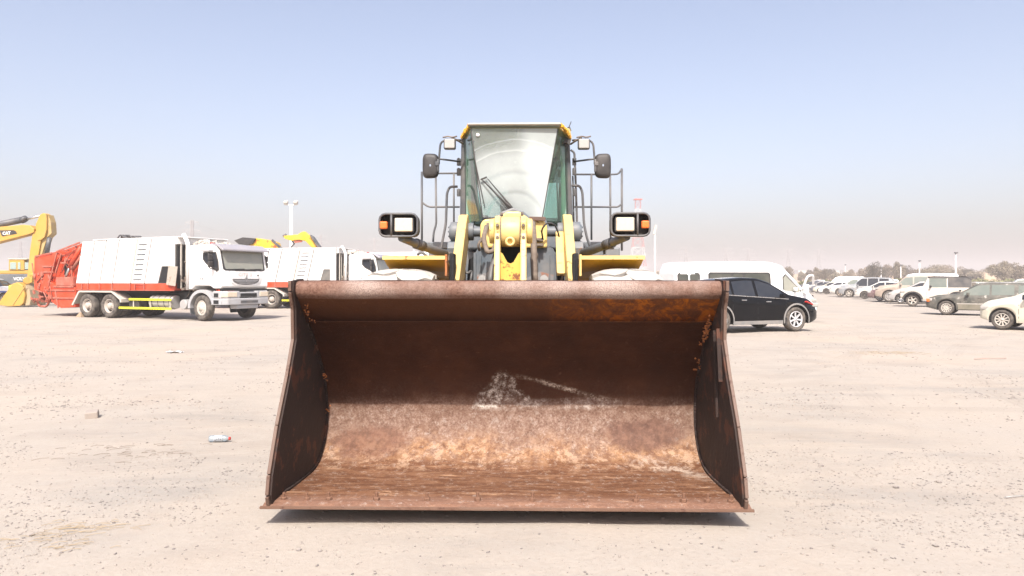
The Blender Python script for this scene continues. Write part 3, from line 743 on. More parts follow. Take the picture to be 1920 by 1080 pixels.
# ================================================================== cab
cab = obj('cab_frame', MB().box((0, D(9.9), 1.65), (1.30, 1.5, .55)).mesh('cab_frame', M['grey']), LO)
zb, zt = 2.33, 3.46
def pan(name, quad, mat, th=.008):
    q = [Vector(p) for p in quad]; n = (q[1]-q[0]).cross(q[2]-q[0]).normalized() * th
    m = MB(); m.add([*q, *[p + n for p in q]], [(0, 1, 2, 3), (7, 6, 5, 4), (0, 4, 5, 1), (1, 5, 6, 2), (2, 6, 7, 3), (3, 7, 4, 0)])
    return m.build(name, mat, cab)
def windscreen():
    g = NG('dusty_wiped_glare_windscreen'); t = g.t
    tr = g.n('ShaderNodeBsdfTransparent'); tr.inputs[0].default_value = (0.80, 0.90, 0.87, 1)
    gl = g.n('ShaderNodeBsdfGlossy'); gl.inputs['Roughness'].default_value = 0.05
    df = g.n('ShaderNodeBsdfDiffuse'); df.inputs[0].default_value = (0.41, 0.445, 0.44, 1)  # pale diffuse layer is wiped dust and sky glare together
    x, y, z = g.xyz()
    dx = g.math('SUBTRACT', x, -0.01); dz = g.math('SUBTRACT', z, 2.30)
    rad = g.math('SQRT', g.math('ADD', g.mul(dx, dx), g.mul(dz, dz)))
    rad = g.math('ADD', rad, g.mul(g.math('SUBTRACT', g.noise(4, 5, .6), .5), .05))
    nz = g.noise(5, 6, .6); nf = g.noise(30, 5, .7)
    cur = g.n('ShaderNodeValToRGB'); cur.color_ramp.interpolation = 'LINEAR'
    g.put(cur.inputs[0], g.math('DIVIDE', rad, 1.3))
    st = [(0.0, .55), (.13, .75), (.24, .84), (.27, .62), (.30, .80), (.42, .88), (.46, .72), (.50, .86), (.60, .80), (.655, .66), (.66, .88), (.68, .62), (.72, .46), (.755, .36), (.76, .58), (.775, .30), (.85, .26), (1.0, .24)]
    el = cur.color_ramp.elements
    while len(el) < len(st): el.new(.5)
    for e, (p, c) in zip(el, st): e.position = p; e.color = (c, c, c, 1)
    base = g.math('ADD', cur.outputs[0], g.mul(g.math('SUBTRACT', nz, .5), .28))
    right = g.mul(g.step(g.math('ADD', x, g.mul(g.math('SUBTRACT', z, 2.9), .25)), 0.02, .34), .55)  # whiter right half is glare painted into the layer
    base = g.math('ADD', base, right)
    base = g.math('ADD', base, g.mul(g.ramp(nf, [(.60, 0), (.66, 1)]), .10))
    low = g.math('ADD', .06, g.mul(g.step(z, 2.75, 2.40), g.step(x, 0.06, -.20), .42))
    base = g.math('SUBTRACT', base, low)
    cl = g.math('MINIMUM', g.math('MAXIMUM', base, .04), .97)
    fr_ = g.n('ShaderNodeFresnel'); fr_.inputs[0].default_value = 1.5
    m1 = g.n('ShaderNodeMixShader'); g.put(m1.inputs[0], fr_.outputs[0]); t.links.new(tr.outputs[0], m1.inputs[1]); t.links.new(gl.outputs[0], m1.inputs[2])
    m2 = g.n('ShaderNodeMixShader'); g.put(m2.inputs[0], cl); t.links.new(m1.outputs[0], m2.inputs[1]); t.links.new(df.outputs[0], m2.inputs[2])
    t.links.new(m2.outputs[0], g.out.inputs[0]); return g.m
def clear_glass(name, tint, dust):
    g = NG(name); t = g.t
    tr = g.n('ShaderNodeBsdfTransparent'); tr.inputs[0].default_value = (*tint, 1)
    gl = g.n('ShaderNodeBsdfGlossy'); gl.inputs['Roughness'].default_value = 0.04
    df = g.n('ShaderNodeBsdfDiffuse'); df.inputs[0].default_value = (0.55, 0.56, 0.52, 1)
    fr_ = g.n('ShaderNodeFresnel'); fr_.inputs[0].default_value = 1.5
    m1 = g.n('ShaderNodeMixShader'); g.put(m1.inputs[0], g.mul(fr_.outputs[0], .35)); t.links.new(tr.outputs[0], m1.inputs[1]); t.links.new(gl.outputs[0], m1.inputs[2])
    m2 = g.n('ShaderNodeMixShader'); g.put(m2.inputs[0], g.mul(g.ramp(g.noise(4, 6, .7), [(.3, .3), (.7, 1)]), dust)); t.links.new(m1.outputs[0], m2.inputs[1]); t.links.new(df.outputs[0], m2.inputs[2])
    t.links.new(m2.outputs[0], g.out.inputs[0]); return g.m
M['clear'] = clear_glass('green_cab_glass', (0.70, 0.86, 0.80), .10)
M['clear2'] = clear_glass('clear_cab_glass', (0.80, 0.92, 0.88), .05)
a, b = D(8.80), D(8.80)
TL, TR_, BL, BR = (-.565, b, 3.45), (.490, b, 3.45), (-.372, b, zb), (.350, b, zb)
TL, TR_ = L(883, 241, 8.8), L(1046, 241, 8.8); BL, BR = L(905, 408, 8.8), L(1017, 408, 8.8)
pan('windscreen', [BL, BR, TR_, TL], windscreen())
# slanted side panes back to the corner posts
oTL, oTR = L(868, 247, 9.35), L(1063, 247, 9.35); oBL, oBR = L(872, 416, 9.35), L(1066, 416, 9.35)
pan('side_pane', [oBL, (BL.x - .01, BL.y + .02, BL.z - .04), (TL.x - .006, TL.y + .02, TL.z), oTL], M['clear'])
pan('side_pane', [(BR.x + .01, BR.y + .02, BR.z - .04), oBR, oTR, (TR_.x + .006, TR_.y + .02, TR_.z)], M['clear'])
mb = MB(); 
for p, q in ((BL, TL), (BR, TR_)): mb.bar(p + Vector((0, -.004, 0)), q + Vector((0, -.004, 0)), .012, .014)
mb.bar(BL, BR, .012, .02)
mb.build('glass_seal', M['black'], cab)
# corner posts: dark outer post with pale green inner strip
for sx in (-1, 1):
    t0 = L(871 if sx < 0 else 1062, 250, 9.35); b0 = L(868 if sx < 0 else 1069, 428, 9.35)
    mb = MB(); mb.bar(b0, t0, .075, .09); pst = mb.build('corner_post', M['grey_dark'], cab, bevel=.012)
    off = Vector((-sx*.085, .02, 0))
    mb = MB(); mb.bar(b0 + off + Vector((0, -.14, 0)), t0 + off*.75 + Vector((0, -.12, -.06)), .062, .02, up=(0, 1, 0)); mb.build('post_trim', paint('pale_green_post_trim', (0.20, 0.31, 0.24), .4, .05), cab)
    mb = MB(); mb.bar(b0 + off*1.75 + Vector((0, -.02, 0)), t0 + off*1.6 + Vector((0, 0, -.3)), .02, .03, up=(0, 1, 0)); mb.build('door_seal', M['black'], cab)
    for zz_ in (3.10, 2.97, 2.70):
        mb = MB(); mb.box((b0.x + sx*.05, D(9.3), zz_), (.05, .05, .09)); mb.cyl((b0.x + sx*.05, D(9.27), zz_ - .05), (b0.x + sx*.05, D(9.27), zz_ + .05), .014); mb.build('hinge', M['grey_dark'], cab, bevel=.004)
# rear posts, rear wall with its window, side walls and floor
mb = MB()
for sx in (-1, 1):
    mb.bar((sx*.66, D(10.75), 1.9), (sx*.66, D(10.75), 3.42), .10, .10)
    mb.bar((sx*.66, D(9.35), 3.40), (sx*.66, D(10.75), 3.40), .08, .08)
mb.box((0, D(10.8), 3.30), (1.36, .06, .22)); mb.box((0, D(10.8), 2.12), (1.36, .06, .42))
mb.build('rear_frame', M['grey_dark'], cab, bevel=.01)
pan('rear_window', [(-.60, D(10.82), 2.30), (.60, D(10.82), 2.30), (.60, D(10.82), 3.22), (-.60, D(10.82), 3.22)], M['clear2'])
for sx in (-1, 1):
    pan('door_window', [(sx*.68, D(9.45), 2.05), (sx*.68, D(10.7), 2.05), (sx*.66, D(10.7), 3.36), (sx*.66, D(9.45), 3.36)], M['clear2'])
mb = MB(); mb.box((0, D(10.1), 1.98), (1.30, 1.45, .06)); mb.box((0, D(9.40), 2.10), (1.28, .06, .40)); mb.build('cab_floor', M['black'], cab)
mb = MB(); mb.prism([(-.60, 1.95), (-.64, 2.30), (-.42, 2.20), (-.36, 2.34), (.36, 2.34), (.42, 2.20), (.66, 2.28), (.62, 1.95)], D(8.84), D(9.36), 'y'); mb.build('scuttle', M['grey'], cab, bevel=.02)
# roof
mb = MB()
mb.prism([(-.60, 3.462), (-.57, 3.482), (.53, 3.482), (.56, 3.462)], D(8.72), D(8.95), 'y')
mb.build('roof_visor', M['white_grey'], cab, bevel=.006)
mb = MB(); mb.add([(-.56, D(8.9), 3.46), (.54, D(8.9), 3.46), (.72, D(9.35), 3.40), (.72, D(10.95), 3.40), (-.72, D(10.95), 3.40), (-.72, D(9.35), 3.40),
                   (-.54, D(8.92), 3.49), (.52, D(8.92), 3.49), (.70, D(9.38), 3.55), (.70, D(10.9), 3.55), (-.70, D(10.9), 3.55), (-.70, D(9.38), 3.55)],
                  [(0, 1, 2, 3, 4, 5), (11, 10, 9, 8, 7, 6), (0, 6, 7, 1), (1, 7, 8, 2), (2, 8, 9, 3), (3, 9, 10, 4), (4, 10, 11, 5), (5, 11, 6, 0)])
mb.build('roof', M['yellow'], cab, bevel=.015)
for sx in (-1, 1):
    mb = MB()
    for k in range(14):
        t = k / 13
        mb.box((sx*(.575 + .12*t) + rnd.uniform(-.01, .01) - .01, D(8.85) + .42*t, 3.475 - .055*t + rnd.uniform(-.012, .012)), (.035, .05, rnd.uniform(.03, .06)), Matrix.Rotation(rnd.uniform(-.6, .6), 3, 'Y'))
    mb.build('roof_gutter', M['yellow_deep'], cab, bevel=.006)
mb = MB(); mb.tube([L(1066, 241, 9.4), L(1071, 228, 9.4)], .006, 6); mb.cyl(L(1069, 246, 9.4), L(1066, 238, 9.4), .018, seg=8); mb.build('antenna', M['black'], cab)
mb = MB(); 
for k in range(9): mb.box((.64 + rnd.uniform(-.03, .03), D(9.2) + rnd.uniform(-.05, .05), 3.33 + rnd.uniform(-.05, .03)), (.05, .05, .03), Matrix.Rotation(rnd.uniform(-1, 1), 3, 'Y'))
for k in range(6): mb.box((-.60 + rnd.uniform(-.03, .03), D(9.2) + rnd.uniform(-.05, .05), 3.36 + rnd.uniform(-.05, .03)), (.05, .05, .03), Matrix.Rotation(rnd.uniform(-1, 1), 3, 'Y'))
mb.build('wiring_clutter', M['black'], cab)['kind'] = 'stuff'
# interior
mb = MB(); mb.box((0, D(10.25), 2.45), (.50, .14, .62)); mb.box((0, D(10.0), 2.16), (.52, .5, .14)); mb.box((0, D(10.25), 2.86), (.28, .1, .20)); mb.build('driver_seat', M['seat'], cab, bevel=.05, bseg=3)
mb = MB(); mb.lathe([(.20 + .016*math.cos(a), .016*math.sin(a)) for a in np.linspace(0, 2*math.pi, 9)], 32, Matrix.Translation((0, D(9.55), 2.42)) @ Matrix.Rotation(R_(-55), 4, 'X'))
mb.bar((0, D(9.55), 2.42), (0, D(9.3), 2.0), .06); mb.bar((-.19, D(9.55), 2.42), (.19, D(9.55), 2.42), .03, .02); mb.build('steering_wheel', M['black'], cab)
mb = MB(); mb.prism([(.32, 2.0), (.28, 2.30), (.40, 2.46), (.58, 2.46), (.64, 2.30), (.62, 2.0)], D(10.3), D(10.5), 'y'); mb.build('side_console', paint('olive_console', (0.20, 0.26, 0.22), .6, .3), cab, bevel=.02)
mb = MB(); mb.prism([(-.62, 2.0), (-.60, 2.5), (-.42, 2.5), (-.38, 2.0)], D(10.3), D(10.5), 'y'); mb.build('side_console', M['seat'], cab, bevel=.02)
mb = MB(); mb.prism([(-.78, 2.0), (-.78, 2.88), (-.60, 2.92), (-.48, 2.45), (-.46, 2.0)], D(9.95), D(10.0), 'y'); mb.build('pane_backing', paint('slate_pane_backing', (.22, .30, .33), .6, .2), cab)  # slate panel added behind the left pane to darken it
mb = MB(); mb.prism([(-.78, 2.7), (-.78, 3.3), (-.62, 3.35), (-.50, 3.12), (-.60, 2.7)], D(9.9), D(9.96), 'y'); mb.box((.52, D(10.3), 3.12), (.22, .3, .28)); mb.build('headliner_trim', paint('dark_green_grey_trim', (.10, .14, .14), .6, .2), cab, bevel=.02)  # the left piece is a dark panel added to deepen the pane's tone
# wiper: two arms from the pivot and a blade along the left of the pane
mb = MB()
wp = L(964, 403, 8.70)
mb.tube([wp, L(945, 378, 8.70), L(903, 336, 8.755)], [.020, .014, .006], 8); mb.tube([wp + Vector((.03, 0, .01)), L(955, 383, 8.70), L(914, 335, 8.755)], [.016, .012, .005], 8)
mb.tube([L(968, 398, 8.69), L(938, 371, 8.69)], [.016, .010], 8)
wi = mb.build('wiper_arm', M['black'], cab)
mb = MB(); mb.bar(L(888, 288, 8.775), L(909, 389, 8.775), .010, .02, up=(0, 1, 0)); mb.bar(L(901, 337, 8.76), L(913, 332, 8.75), .012, .02); mb.build('wiper_blade', M['black'], wi)
mb = MB(); mb.cyl(wp + Vector((0, -.02, -.01)), wp + Vector((0, .12, -.01)), .035); mb.box(wp + Vector((.01, .05, -.03)), (.14, .08, .05)); mb.build('wiper_motor', M['hose'], cab, bevel=.008)
mb = MB(); mb.lathe([(.022, -.004), (.022, .004), (0, .004)], 14, Matrix.Translation(L(896, 253, 8.78)) @ Matrix.Rotation(R_(90), 4, 'X')); mb.build('sticker', M['white_clean'], cab)

# mirrors and work lamps
def P2(px, py, d): return L(px, py, d)
for sx in (-1, 1):
    mx = lambda v: v if sx < 0 else 1938 - v     # photo column mirrored about the cab centre
    d = 9.0
    mb = MB()
    mb.tube([L(mx(864), 263, 9.25), L(mx(850), 262, d), L(mx(826), 264, d), L(mx(823), 300, d), L(mx(823), 308, d)], .013, 8, .07)
    mb.tube([L(mx(862), 303, 9.25), L(mx(824), 298, d)], .012, 8)
    fr2 = mb.build('mirror_arm', M['grey_dark'], cab)
    c = L(mx(808.5), 312, d)
    mb = MB()
    mb.grid(lambda u, v: (c.x + .104*math.copysign(abs(math.cos(u))**.5, math.cos(u))*math.sin(v)**.35, c.y - .03 - .06*math.cos(v), c.z + (.155 + sx*.01*math.cos(u))*math.copysign(abs(math.sin(u))**.5, math.sin(u))*math.sin(v)**.35), list(np.linspace(0, 2*math.pi, 33)), list(np.linspace(0.001, math.pi*.62, 8)))
    mr = mb.build('mirror', M['black'], cab, rot=None)
    mb = MB(); mb.box(c + Vector((-sx*.085, -.07, .02)), (.05, .05, .05)); mb.cyl(c + Vector((-sx*.095, -.07, -.08)), c + Vector((-sx*.095, -.07, .08)), .016); mb.build('mirror_bracket', M['grey_dark'], mr, bevel=.006)
    wl = L(mx(843.5), 270.5, d - .06)
    mb = MB(); mb.box(wl, (.150, .09, .135)); k = mb.build('work_lamp', M['grey_dark'], cab, bevel=.022, bseg=3)
    mb = MB(); mb.box(wl + Vector((0, -.04, 0)), (.125, .02, .112)); mb.build('lamp_lens', M['lens_white'], k, bevel=.008)
    mb = MB(); mb.tube([wl + Vector((-.09, 0, .085)), wl + Vector((-.02, 0, .10)), wl + Vector((.03, 0, .085)), wl + Vector((.09, .0, .10))], .010, 6, .03); mb.tube([wl + Vector((-sx*.03, 0, .08)), wl + Vector((-sx*.10, .1, .06)), wl + Vector((-sx*.15, .2, .04))], .012, 6, .03)
    mb.build('lamp_bracket', M['hose'], k)
# guard rails round the rear platform
rg = MB(); d = 10.0
def T(pts, r=.0155, bend=.06, dd=None): rg.tube([L(px, py, dd or d) for px, py in pts], r, 8, bend)
T([(791, 322), (791, 472)]); T([(793, 325), (862, 325)], .013); T([(817, 325), (818, 420), (813, 436), (812, 455)], .014, .05); T([(851, 325), (851, 448)], .013)
T([(792, 380), (803, 388), (862, 388)], .013, .05)
T([(1166, 316), (1166, 470)]); T([(1166, 316), (1160, 326), (1150, 327), (1080, 327)], .013); T([(1109, 327), (1109, 450)], .014); T([(1144, 327), (1145, 450)], .014)
T([(1166, 382), (1159, 388), (1076, 388)], .013, .05)
rg.build_each('guard_rail', M['rail'], LO)
rg = MB()
T([(858, 350), (843, 350), (838, 362), (836, 420), (829, 455), (827, 470)], .016, .06, 9.3)
T([(1072, 348), (1087, 348), (1092, 360), (1095, 420), (1101, 448), (1108, 466)], .016, .06, 9.3)
T([(1070, 281), (1077, 286), (1079, 330), (1082, 420), (1085, 455)], .015, .06, 9.5)
T([(1074, 330), (1076, 420), (1080, 450)], .012, .06, 9.6)
rg.build_each('grab_handle', M['rail'], LO)
# platform, engine hood and lower boxes behind the cab
mb = MB()
for sx in (-1, 1):
    mb.box((sx*1.02, D(10.2), 2.02), (.60, .9, .05)); mb.box((sx*1.02, D(9.74), 2.04), (.60, .02, .09))
    mb.box((sx*.93, D(9.85), 1.86), (.38, .10, .28))
plt = mb.build_each('platform', M['grey'], LO, bevel=.01)
mb = MB()
mb.box((1.30, D(9.9), 1.80), (.20, .3, .42)); mb.box((.78, D(9.3), 1.80), (.14, .3, .36)); mb.box((-.78, D(9.3), 1.80), (.14, .3, .36)); mb.box((-1.06, D(9.75), 1.9), (.30, .06, .17)); mb.box((1.02, D(9.75), 1.88), (.30, .06, .2))
mb.build_each('tool_box', M['grey'], LO, bevel=.02)
mb = MB(); mb.box((0, D(11.9), 1.65), (1.5, 2.0, .9)); mb.box((0, D(12.9), 1.2), (2.2, .5, .9)); mb.build('engine_hood', M['yellow'], LO, bevel=.06)
mb = MB()
for sx in (-1, 1): mb.prism([(D(9.3), 1.55), (D(9.5), 1.70), (D(11.0), 1.70), (D(11.2), 1.5), (D(11.15), 1.48), (D(10.95), 1.64), (D(9.55), 1.64), (D(9.35), 1.50)], min(sx*.7, sx*1.4), max(sx*.7, sx*1.4), 'x')
mb.build_each('rear_fender', M['yellow_deep'], LO)
mb = MB(); mb.box((0, D(10.6), .9), (.8, 3.2, .6)); mb.cyl((-.85, D(10.25), .8), (.85, D(10.25), .8), .17); mb.build('rear_chassis', M['grey_dark'], LO, bevel=.03)
mb = MB()
for sx in (-1, 1):
    for k in range(3): mb.box((sx*1.12, D(9.15) , .55 + .38*k), (.42, .12, .04))
    mb.box((sx*1.34, D(9.17), 1.0), (.03, .10, 1.1)); mb.box((sx*.92, D(9.17), 1.0), (.03, .10, 1.1))
mb.build_each('ladder_step', M['grey_dark'], LO)
# ================================================================== vehicles
def wheel_meshes(R, w, rim_r, style, rim_mat, tyre_mat=None, n=5):
    """round local Y, outer face towards -Y"""
    T = Matrix.Rotation(R_(90), 4, 'X')          # lathe +Z -> -Y
    mb = MB(); h = w/2
    mb.lathe([(rim_r*.98, -h*.8), (R*.86, -h), (R*.97, -h*.85), (R, -h*.5), (R, h*.5), (R*.97, h*.85), (R*.9, h*.99), (R*.80, h), (rim_r, h*.82), (rim_r*.98, h*.7)], 30, T)
    ty = mb.mesh('tyre', tyre_mat or M['rubber'])
    mb = MB()
    if style == 'truck':
        mb.lathe([(rim_r, h*.75), (rim_r*.95, h*.85), (rim_r*.90, h*.75), (rim_r*.80, h*.1), (rim_r*.45, h*.05), (rim_r*.42, h*.75), (rim_r*.36, h*.95), (0, h*.95)], 24, T)
        for k in range(10):
            a = k*math.pi/5; c = Vector((rim_r*.56*math.cos(a), -h*.1, rim_r*.56*math.sin(a))); mb.cyl(c, c + Vector((0, -h*.3, 0)), .022, seg=6)
    elif style == 'front_truck':
        mb.lathe([(rim_r, h*.75), (rim_r*.95, h*.9), (rim_r*.88, h*.7), (rim_r*.75, h*.75), (rim_r*.40, h*.95), (rim_r*.36, h*1.15), (0, h*1.15)], 24, T)
        for k in range(10):
            a = k*math.pi/5; c = Vector((rim_r*.58*math.cos(a), -h*.7, rim_r*.58*math.sin(a))); mb.cyl(c, c + Vector((0, -h*.3, 0)), .03, seg=6)
    else:
        mb.lathe([(rim_r, h*.6), (rim_r*1.0, h*.9), (rim_r*.90, h*.88), (rim_r*.88, h*.5)], 30, T)
        mb.lathe([(rim_r*.22, h*.45), (rim_r*.22, h*.72), (0, h*.75)], 14, T)
        for k in range(n):
            a = 2*math.pi*k/n + .3; ca, sa = math.cos(a), math.sin(a); t_ = Vector((-sa, 0, ca))
            wi = rim_r*(.26 if n <= 6 else .17); wo_ = rim_r*(.34 if n <= 6 else .2)
            p0 = Vector((ca*rim_r*.15, -h*.68, sa*rim_r*.15)); p1 = Vector((ca*rim_r*.92, -h*.80, sa*rim_r*.92)); dn = Vector((0, h*.25, 0))
            q = [p0 - t_*wi/2, p0 + t_*wi/2, p1 + t_*wo_/2, p1 - t_*wo_/2]
            mb.add([*q, *[v + dn for v in q]], [(0, 1, 2, 3), (0, 4, 5, 1), (1, 5, 6, 2), (3, 7, 4, 0)])
    rm = mb.mesh('rim', rim_mat)
    mb = MB(); mb.lathe([(rim_r, h*.1), (0, h*.12)], 20, T); mb.lathe([(rim_r, -h*.7), (0, -h*.7)], 16, T); bk = mb.mesh('backing_disc', M['cavity'])  # dark backing disc behind the spokes
    return ty, rm, bk
WM = {}
def wheels(root, xs, yo, R, w, style='alloy', rim_mat=None, n=5, rim_r=None, dual=False, steer=0):
    key = (R, w, style, rim_mat.name if rim_mat else '', n)
    if key not in WM: WM[key] = wheel_meshes(R, w, rim_r or R*.66, style, rim_mat or M['steel'], n=n)
    ty, rm, bk = WM[key]
    for x in xs:
        for sy in (-1, 1):
            rot = (0, rnd.uniform(0, 6), 0)
            wl = obj('wheel', ty, root, (x, sy*yo, R), (0, 0, (0 if sy < 0 else math.pi) + steer))
            r_ = obj('rim', rm, wl, rot=rot)
            obj('backing_disc', bk, wl)
            if dual: obj('inner_wheel', ty, root, (x, sy*(yo - w*1.12), R), (0, 0, 0 if sy < 0 else math.pi))

def car(label, cat, loc, heading, S, name='parked_car', group=None):
    root = empty(name, (loc[0], loc[1], 0), R_(heading)); tag(root, label, cat, group)
    W, clear, R = S['W'], S.get('clear', .22), S['R']; tum = S.get('tumble', .42)
    top, belt = S['top'], S['belt']; xf, xr = S['xf'], S['xr']; wx = S['wx']; Ra = R + S.get('archgap', .07)
    tx, tz = [p[0] for p in top], [p[1] for p in top]; bx, bz = [p[0] for p in belt], [p[1] for p in belt]
    def ztop(x): return sum(np.interp(x + k, tx, tz)*w for k, w in ((-.05, .25), (0, .5), (.05, .25)))
    def zb(x):
        z = clear + max(0, (abs(x - (xf+xr)/2) - (xf-xr)/2 + .45))*.25
        for c in wx:
            if abs(x - c) < Ra: z = max(z, R + math.sqrt(Ra*Ra - (x-c)**2))
        return z
    def zbelt(x): return min(np.interp(x, bx, bz), ztop(x) - .025)
    def wid(x):
        e = max(0, x - (xf - .75), (xr + .55) - x); k = S.get('round', .20)
        return W/2*(1 - k*(e/.75)**2.2)
    cols = set(np.linspace(xr, xf, 46))
    for c in wx:
        for t in np.linspace(-1, 1, 15): cols.add(c + Ra*math.sin(t*math.pi/2)*.9999)
        cols.add(c - Ra - .004); cols.add(c + Ra + .004)
    for p in tx: cols.add(min(max(p, xr), xf))
    cols = sorted(cols)
    def yside(x, z):      # half width of the greenhouse at height z
        return wid(x)*.955 - tum*max(0, z - zbelt(x))
    def section(x):
        w = wid(x); z0, z1, zt = zb(x), zbelt(x), ztop(x); h = max(0.0, zt - z1 - .035)
        z0 = min(z0, z1 - .02)
        pts = [(w*a, z0 + (z1-z0)*t) for t, a in ((0, .955), (.12, .985), (.35, 1.0), (.62, .992), (.70, 1.0), (.9, .985), (1, .955))]
        pts += [(w*.955 - tum*h*t, z1 + h*t) for t in (.3, .65, .96)]
        yr = w*.955 - tum*h
        pts += [(yr*.93, zt - .012), (yr*.6, zt + .006), (0, zt + .018)]
        return pts
    secs = [section(x) for x in cols]; n = len(secs[0])
    mb = MB()
    for sy in (-1, 1):
        mb.grid(lambda i, j: (cols[int(i)], sy*secs[int(i)][int(j)][0], secs[int(i)][int(j)][1]), range(len(cols)), range(n))
    for i in (0, len(cols)-1):
        s = secs[i]; vv = [(cols[i], -p[0], p[1]) for p in s] + [(cols[i], p[0], p[1]) for p in s]
        mb.add(vv, [(j, j+1, j+1+n, j+n) for j in range(n-1)])
    me = mb.mesh('body', S['mat'])
    bm = bmesh.new(); bm.from_mesh(me); bmesh.ops.remove_doubles(bm, verts=bm.verts, dist=.0008); bmesh.ops.recalc_face_normals(bm, faces=bm.faces); bm.to_mesh(me); bm.free()
    body = obj('body', me, root)
    mb = MB(); mb.box(((xf+xr)/2, 0, clear + .22), (xf-xr-.5, W*.62, .36)); mb.box(((xf+xr)/2, 0, clear + .03), (xf-xr-.7, W*.86, .04))
    for c in wx: mb.box((c, 0, R + Ra*.35), (Ra*2.0, W*.86, Ra*1.25))
    mb.build('underbody', M['cavity'], root)
    gm = S.get('glass', M['glass'])
    def panel(x0, x1, zl=.035, zu=.085, slant=0.0, nm='side_window', off=.006):
        for sy in (-1, 1):
            us = [x for x in np.linspace(x0, x1, 10)]
            q = []
            def f(i, v):
                x = us[int(i)]; lo = zbelt(x) + zl; hi = max(lo + .005, ztop(x) - zu); z = lo + (hi-lo)*v
                return (x + slant*(v-.5), sy*(yside(x, z) + off), z)
            m = MB(); m.grid(f, range(10), [0, .5, 1]); m.build(nm, gm, root)
    for wv in S['wins']: panel(*wv)
    def topglass(x0, x1, nm):
        m = MB()
        def f(x, v):
            w = wid(x); h = max(0, ztop(x) - zbelt(x) - .035); yr = (w*.955 - tum*h)*.90
            a = abs(v); z = ztop(x) + .018 - (.012*min(1, a/.6) + .018*max(0, (a-.6)/.33))
            nx = (ztop(x - .02) - ztop(x + .02))/.04; l = math.sqrt(1 + nx*nx)
            return (x + .010*nx/l, v*yr, z + .010/l)
        m.grid(f, list(np.linspace(x0, x1, 9)), [-1, -.6, 0, .6, 1]); m.build(nm, S.get('wglass', gm), root)
    topglass(*S['ws'], 'windscreen')
    if S.get('rw'): topglass(*S['rw'], 'rear_window')
    # lamps, bumpers, mirrors, trims
    zf = S.get('lampz', .68); wf = wid(xf - .12)
    for sy in (-1, 1):
        m = MB(); m.box((xf - S.get('lampx', .13), sy*(wf - .10), zf), (.26, .24, .14)); m.build('headlight', M['lens_white'], root, bevel=.04)
        m = MB(); m.box((xr + .07, sy*(wid(xr + .1) - .08), S.get('tailz', .85)), (.14, .16, .2)); m.build('tail_light', M['red_lens'], root, bevel=.03)
        xm = S['ws'][0 if S['ws'][0] > S['ws'][1] else 1] - .38
        m = MB(); m.box((xm, sy*(W/2 + .08), zbelt(xm) + .10), (.11, .20, .14)); m.build('wing_mirror', S.get('mirror', S['mat']), root, bevel=.035)
        for dx in S.get('handles', []):
            m = MB(); m.box((dx, sy*(wid(dx)*.99 + .006), zbelt(dx) - .10), (.18, .03, .03)); m.build('door_handle', S.get('trim', S['mat']), root, bevel=.008)
        for dx in S.get('seams', []):
            m = MB(); zs = np.linspace(zb(dx) + .03, zbelt(dx), 6)
            m.grid(lambda z, u: (dx + .006*u, sy*(np.interp((z - zb(dx))/(zbelt(dx)-zb(dx)), [0, .12, .35, .62, .70, .9, 1], [.955, .985, 1, .992, 1, .985, .955])*wid(dx) + .002), z), list(zs), [-1, 1])
            m.build('door_gap', M['cavity'], root)
        if S.get('clad'):
            m = MB(); us = [x for x in cols if wx[1] + Ra + .01 < x < wx[0] - Ra - .01] if wx[0] > wx[1] else []
            if us:
                m.grid(lambda x, v: (x, sy*(wid(x)*.985 + .010), zb(x) + .005 + .11*v), us, [0, 1]); 
                m.build('sill_trim', S['clad'], root)
            for c in wx:
                m = MB(); m.grid(lambda a, v: (c + (Ra + .002 + .05*v)*math.cos(a), sy*(wid(c)*1.0 + .012 - .01*v), R + (Ra + .002 + .05*v)*math.sin(a)), list(np.linspace(-.25, math.pi + .25, 22)), [0, 1])
                m.build('arch_trim', S['clad'], root)
    m = MB(); m.box((xf - .03, 0, clear + .26), (.10, wf*1.7, .16)); m.build('bumper', S.get('bump', S['mat']), root, bevel=.03)
    m = MB(); m.box((xf - .005, 0, clear + .40), (.05, wf*.9, .12)); m.build('grille', M['black'], root, bevel=.01)
    if S.get('extra'): S['extra'](root, S, dict(ztop=ztop, zbelt=zbelt, wid=wid, yside=yside))
    wheels(root, wx, W/2 - S.get('tw', .22)/2 - .01, R, S.get('tw', .22), 'alloy', S.get('rim', M['steel']), S.get('spokes', 5))
    return root

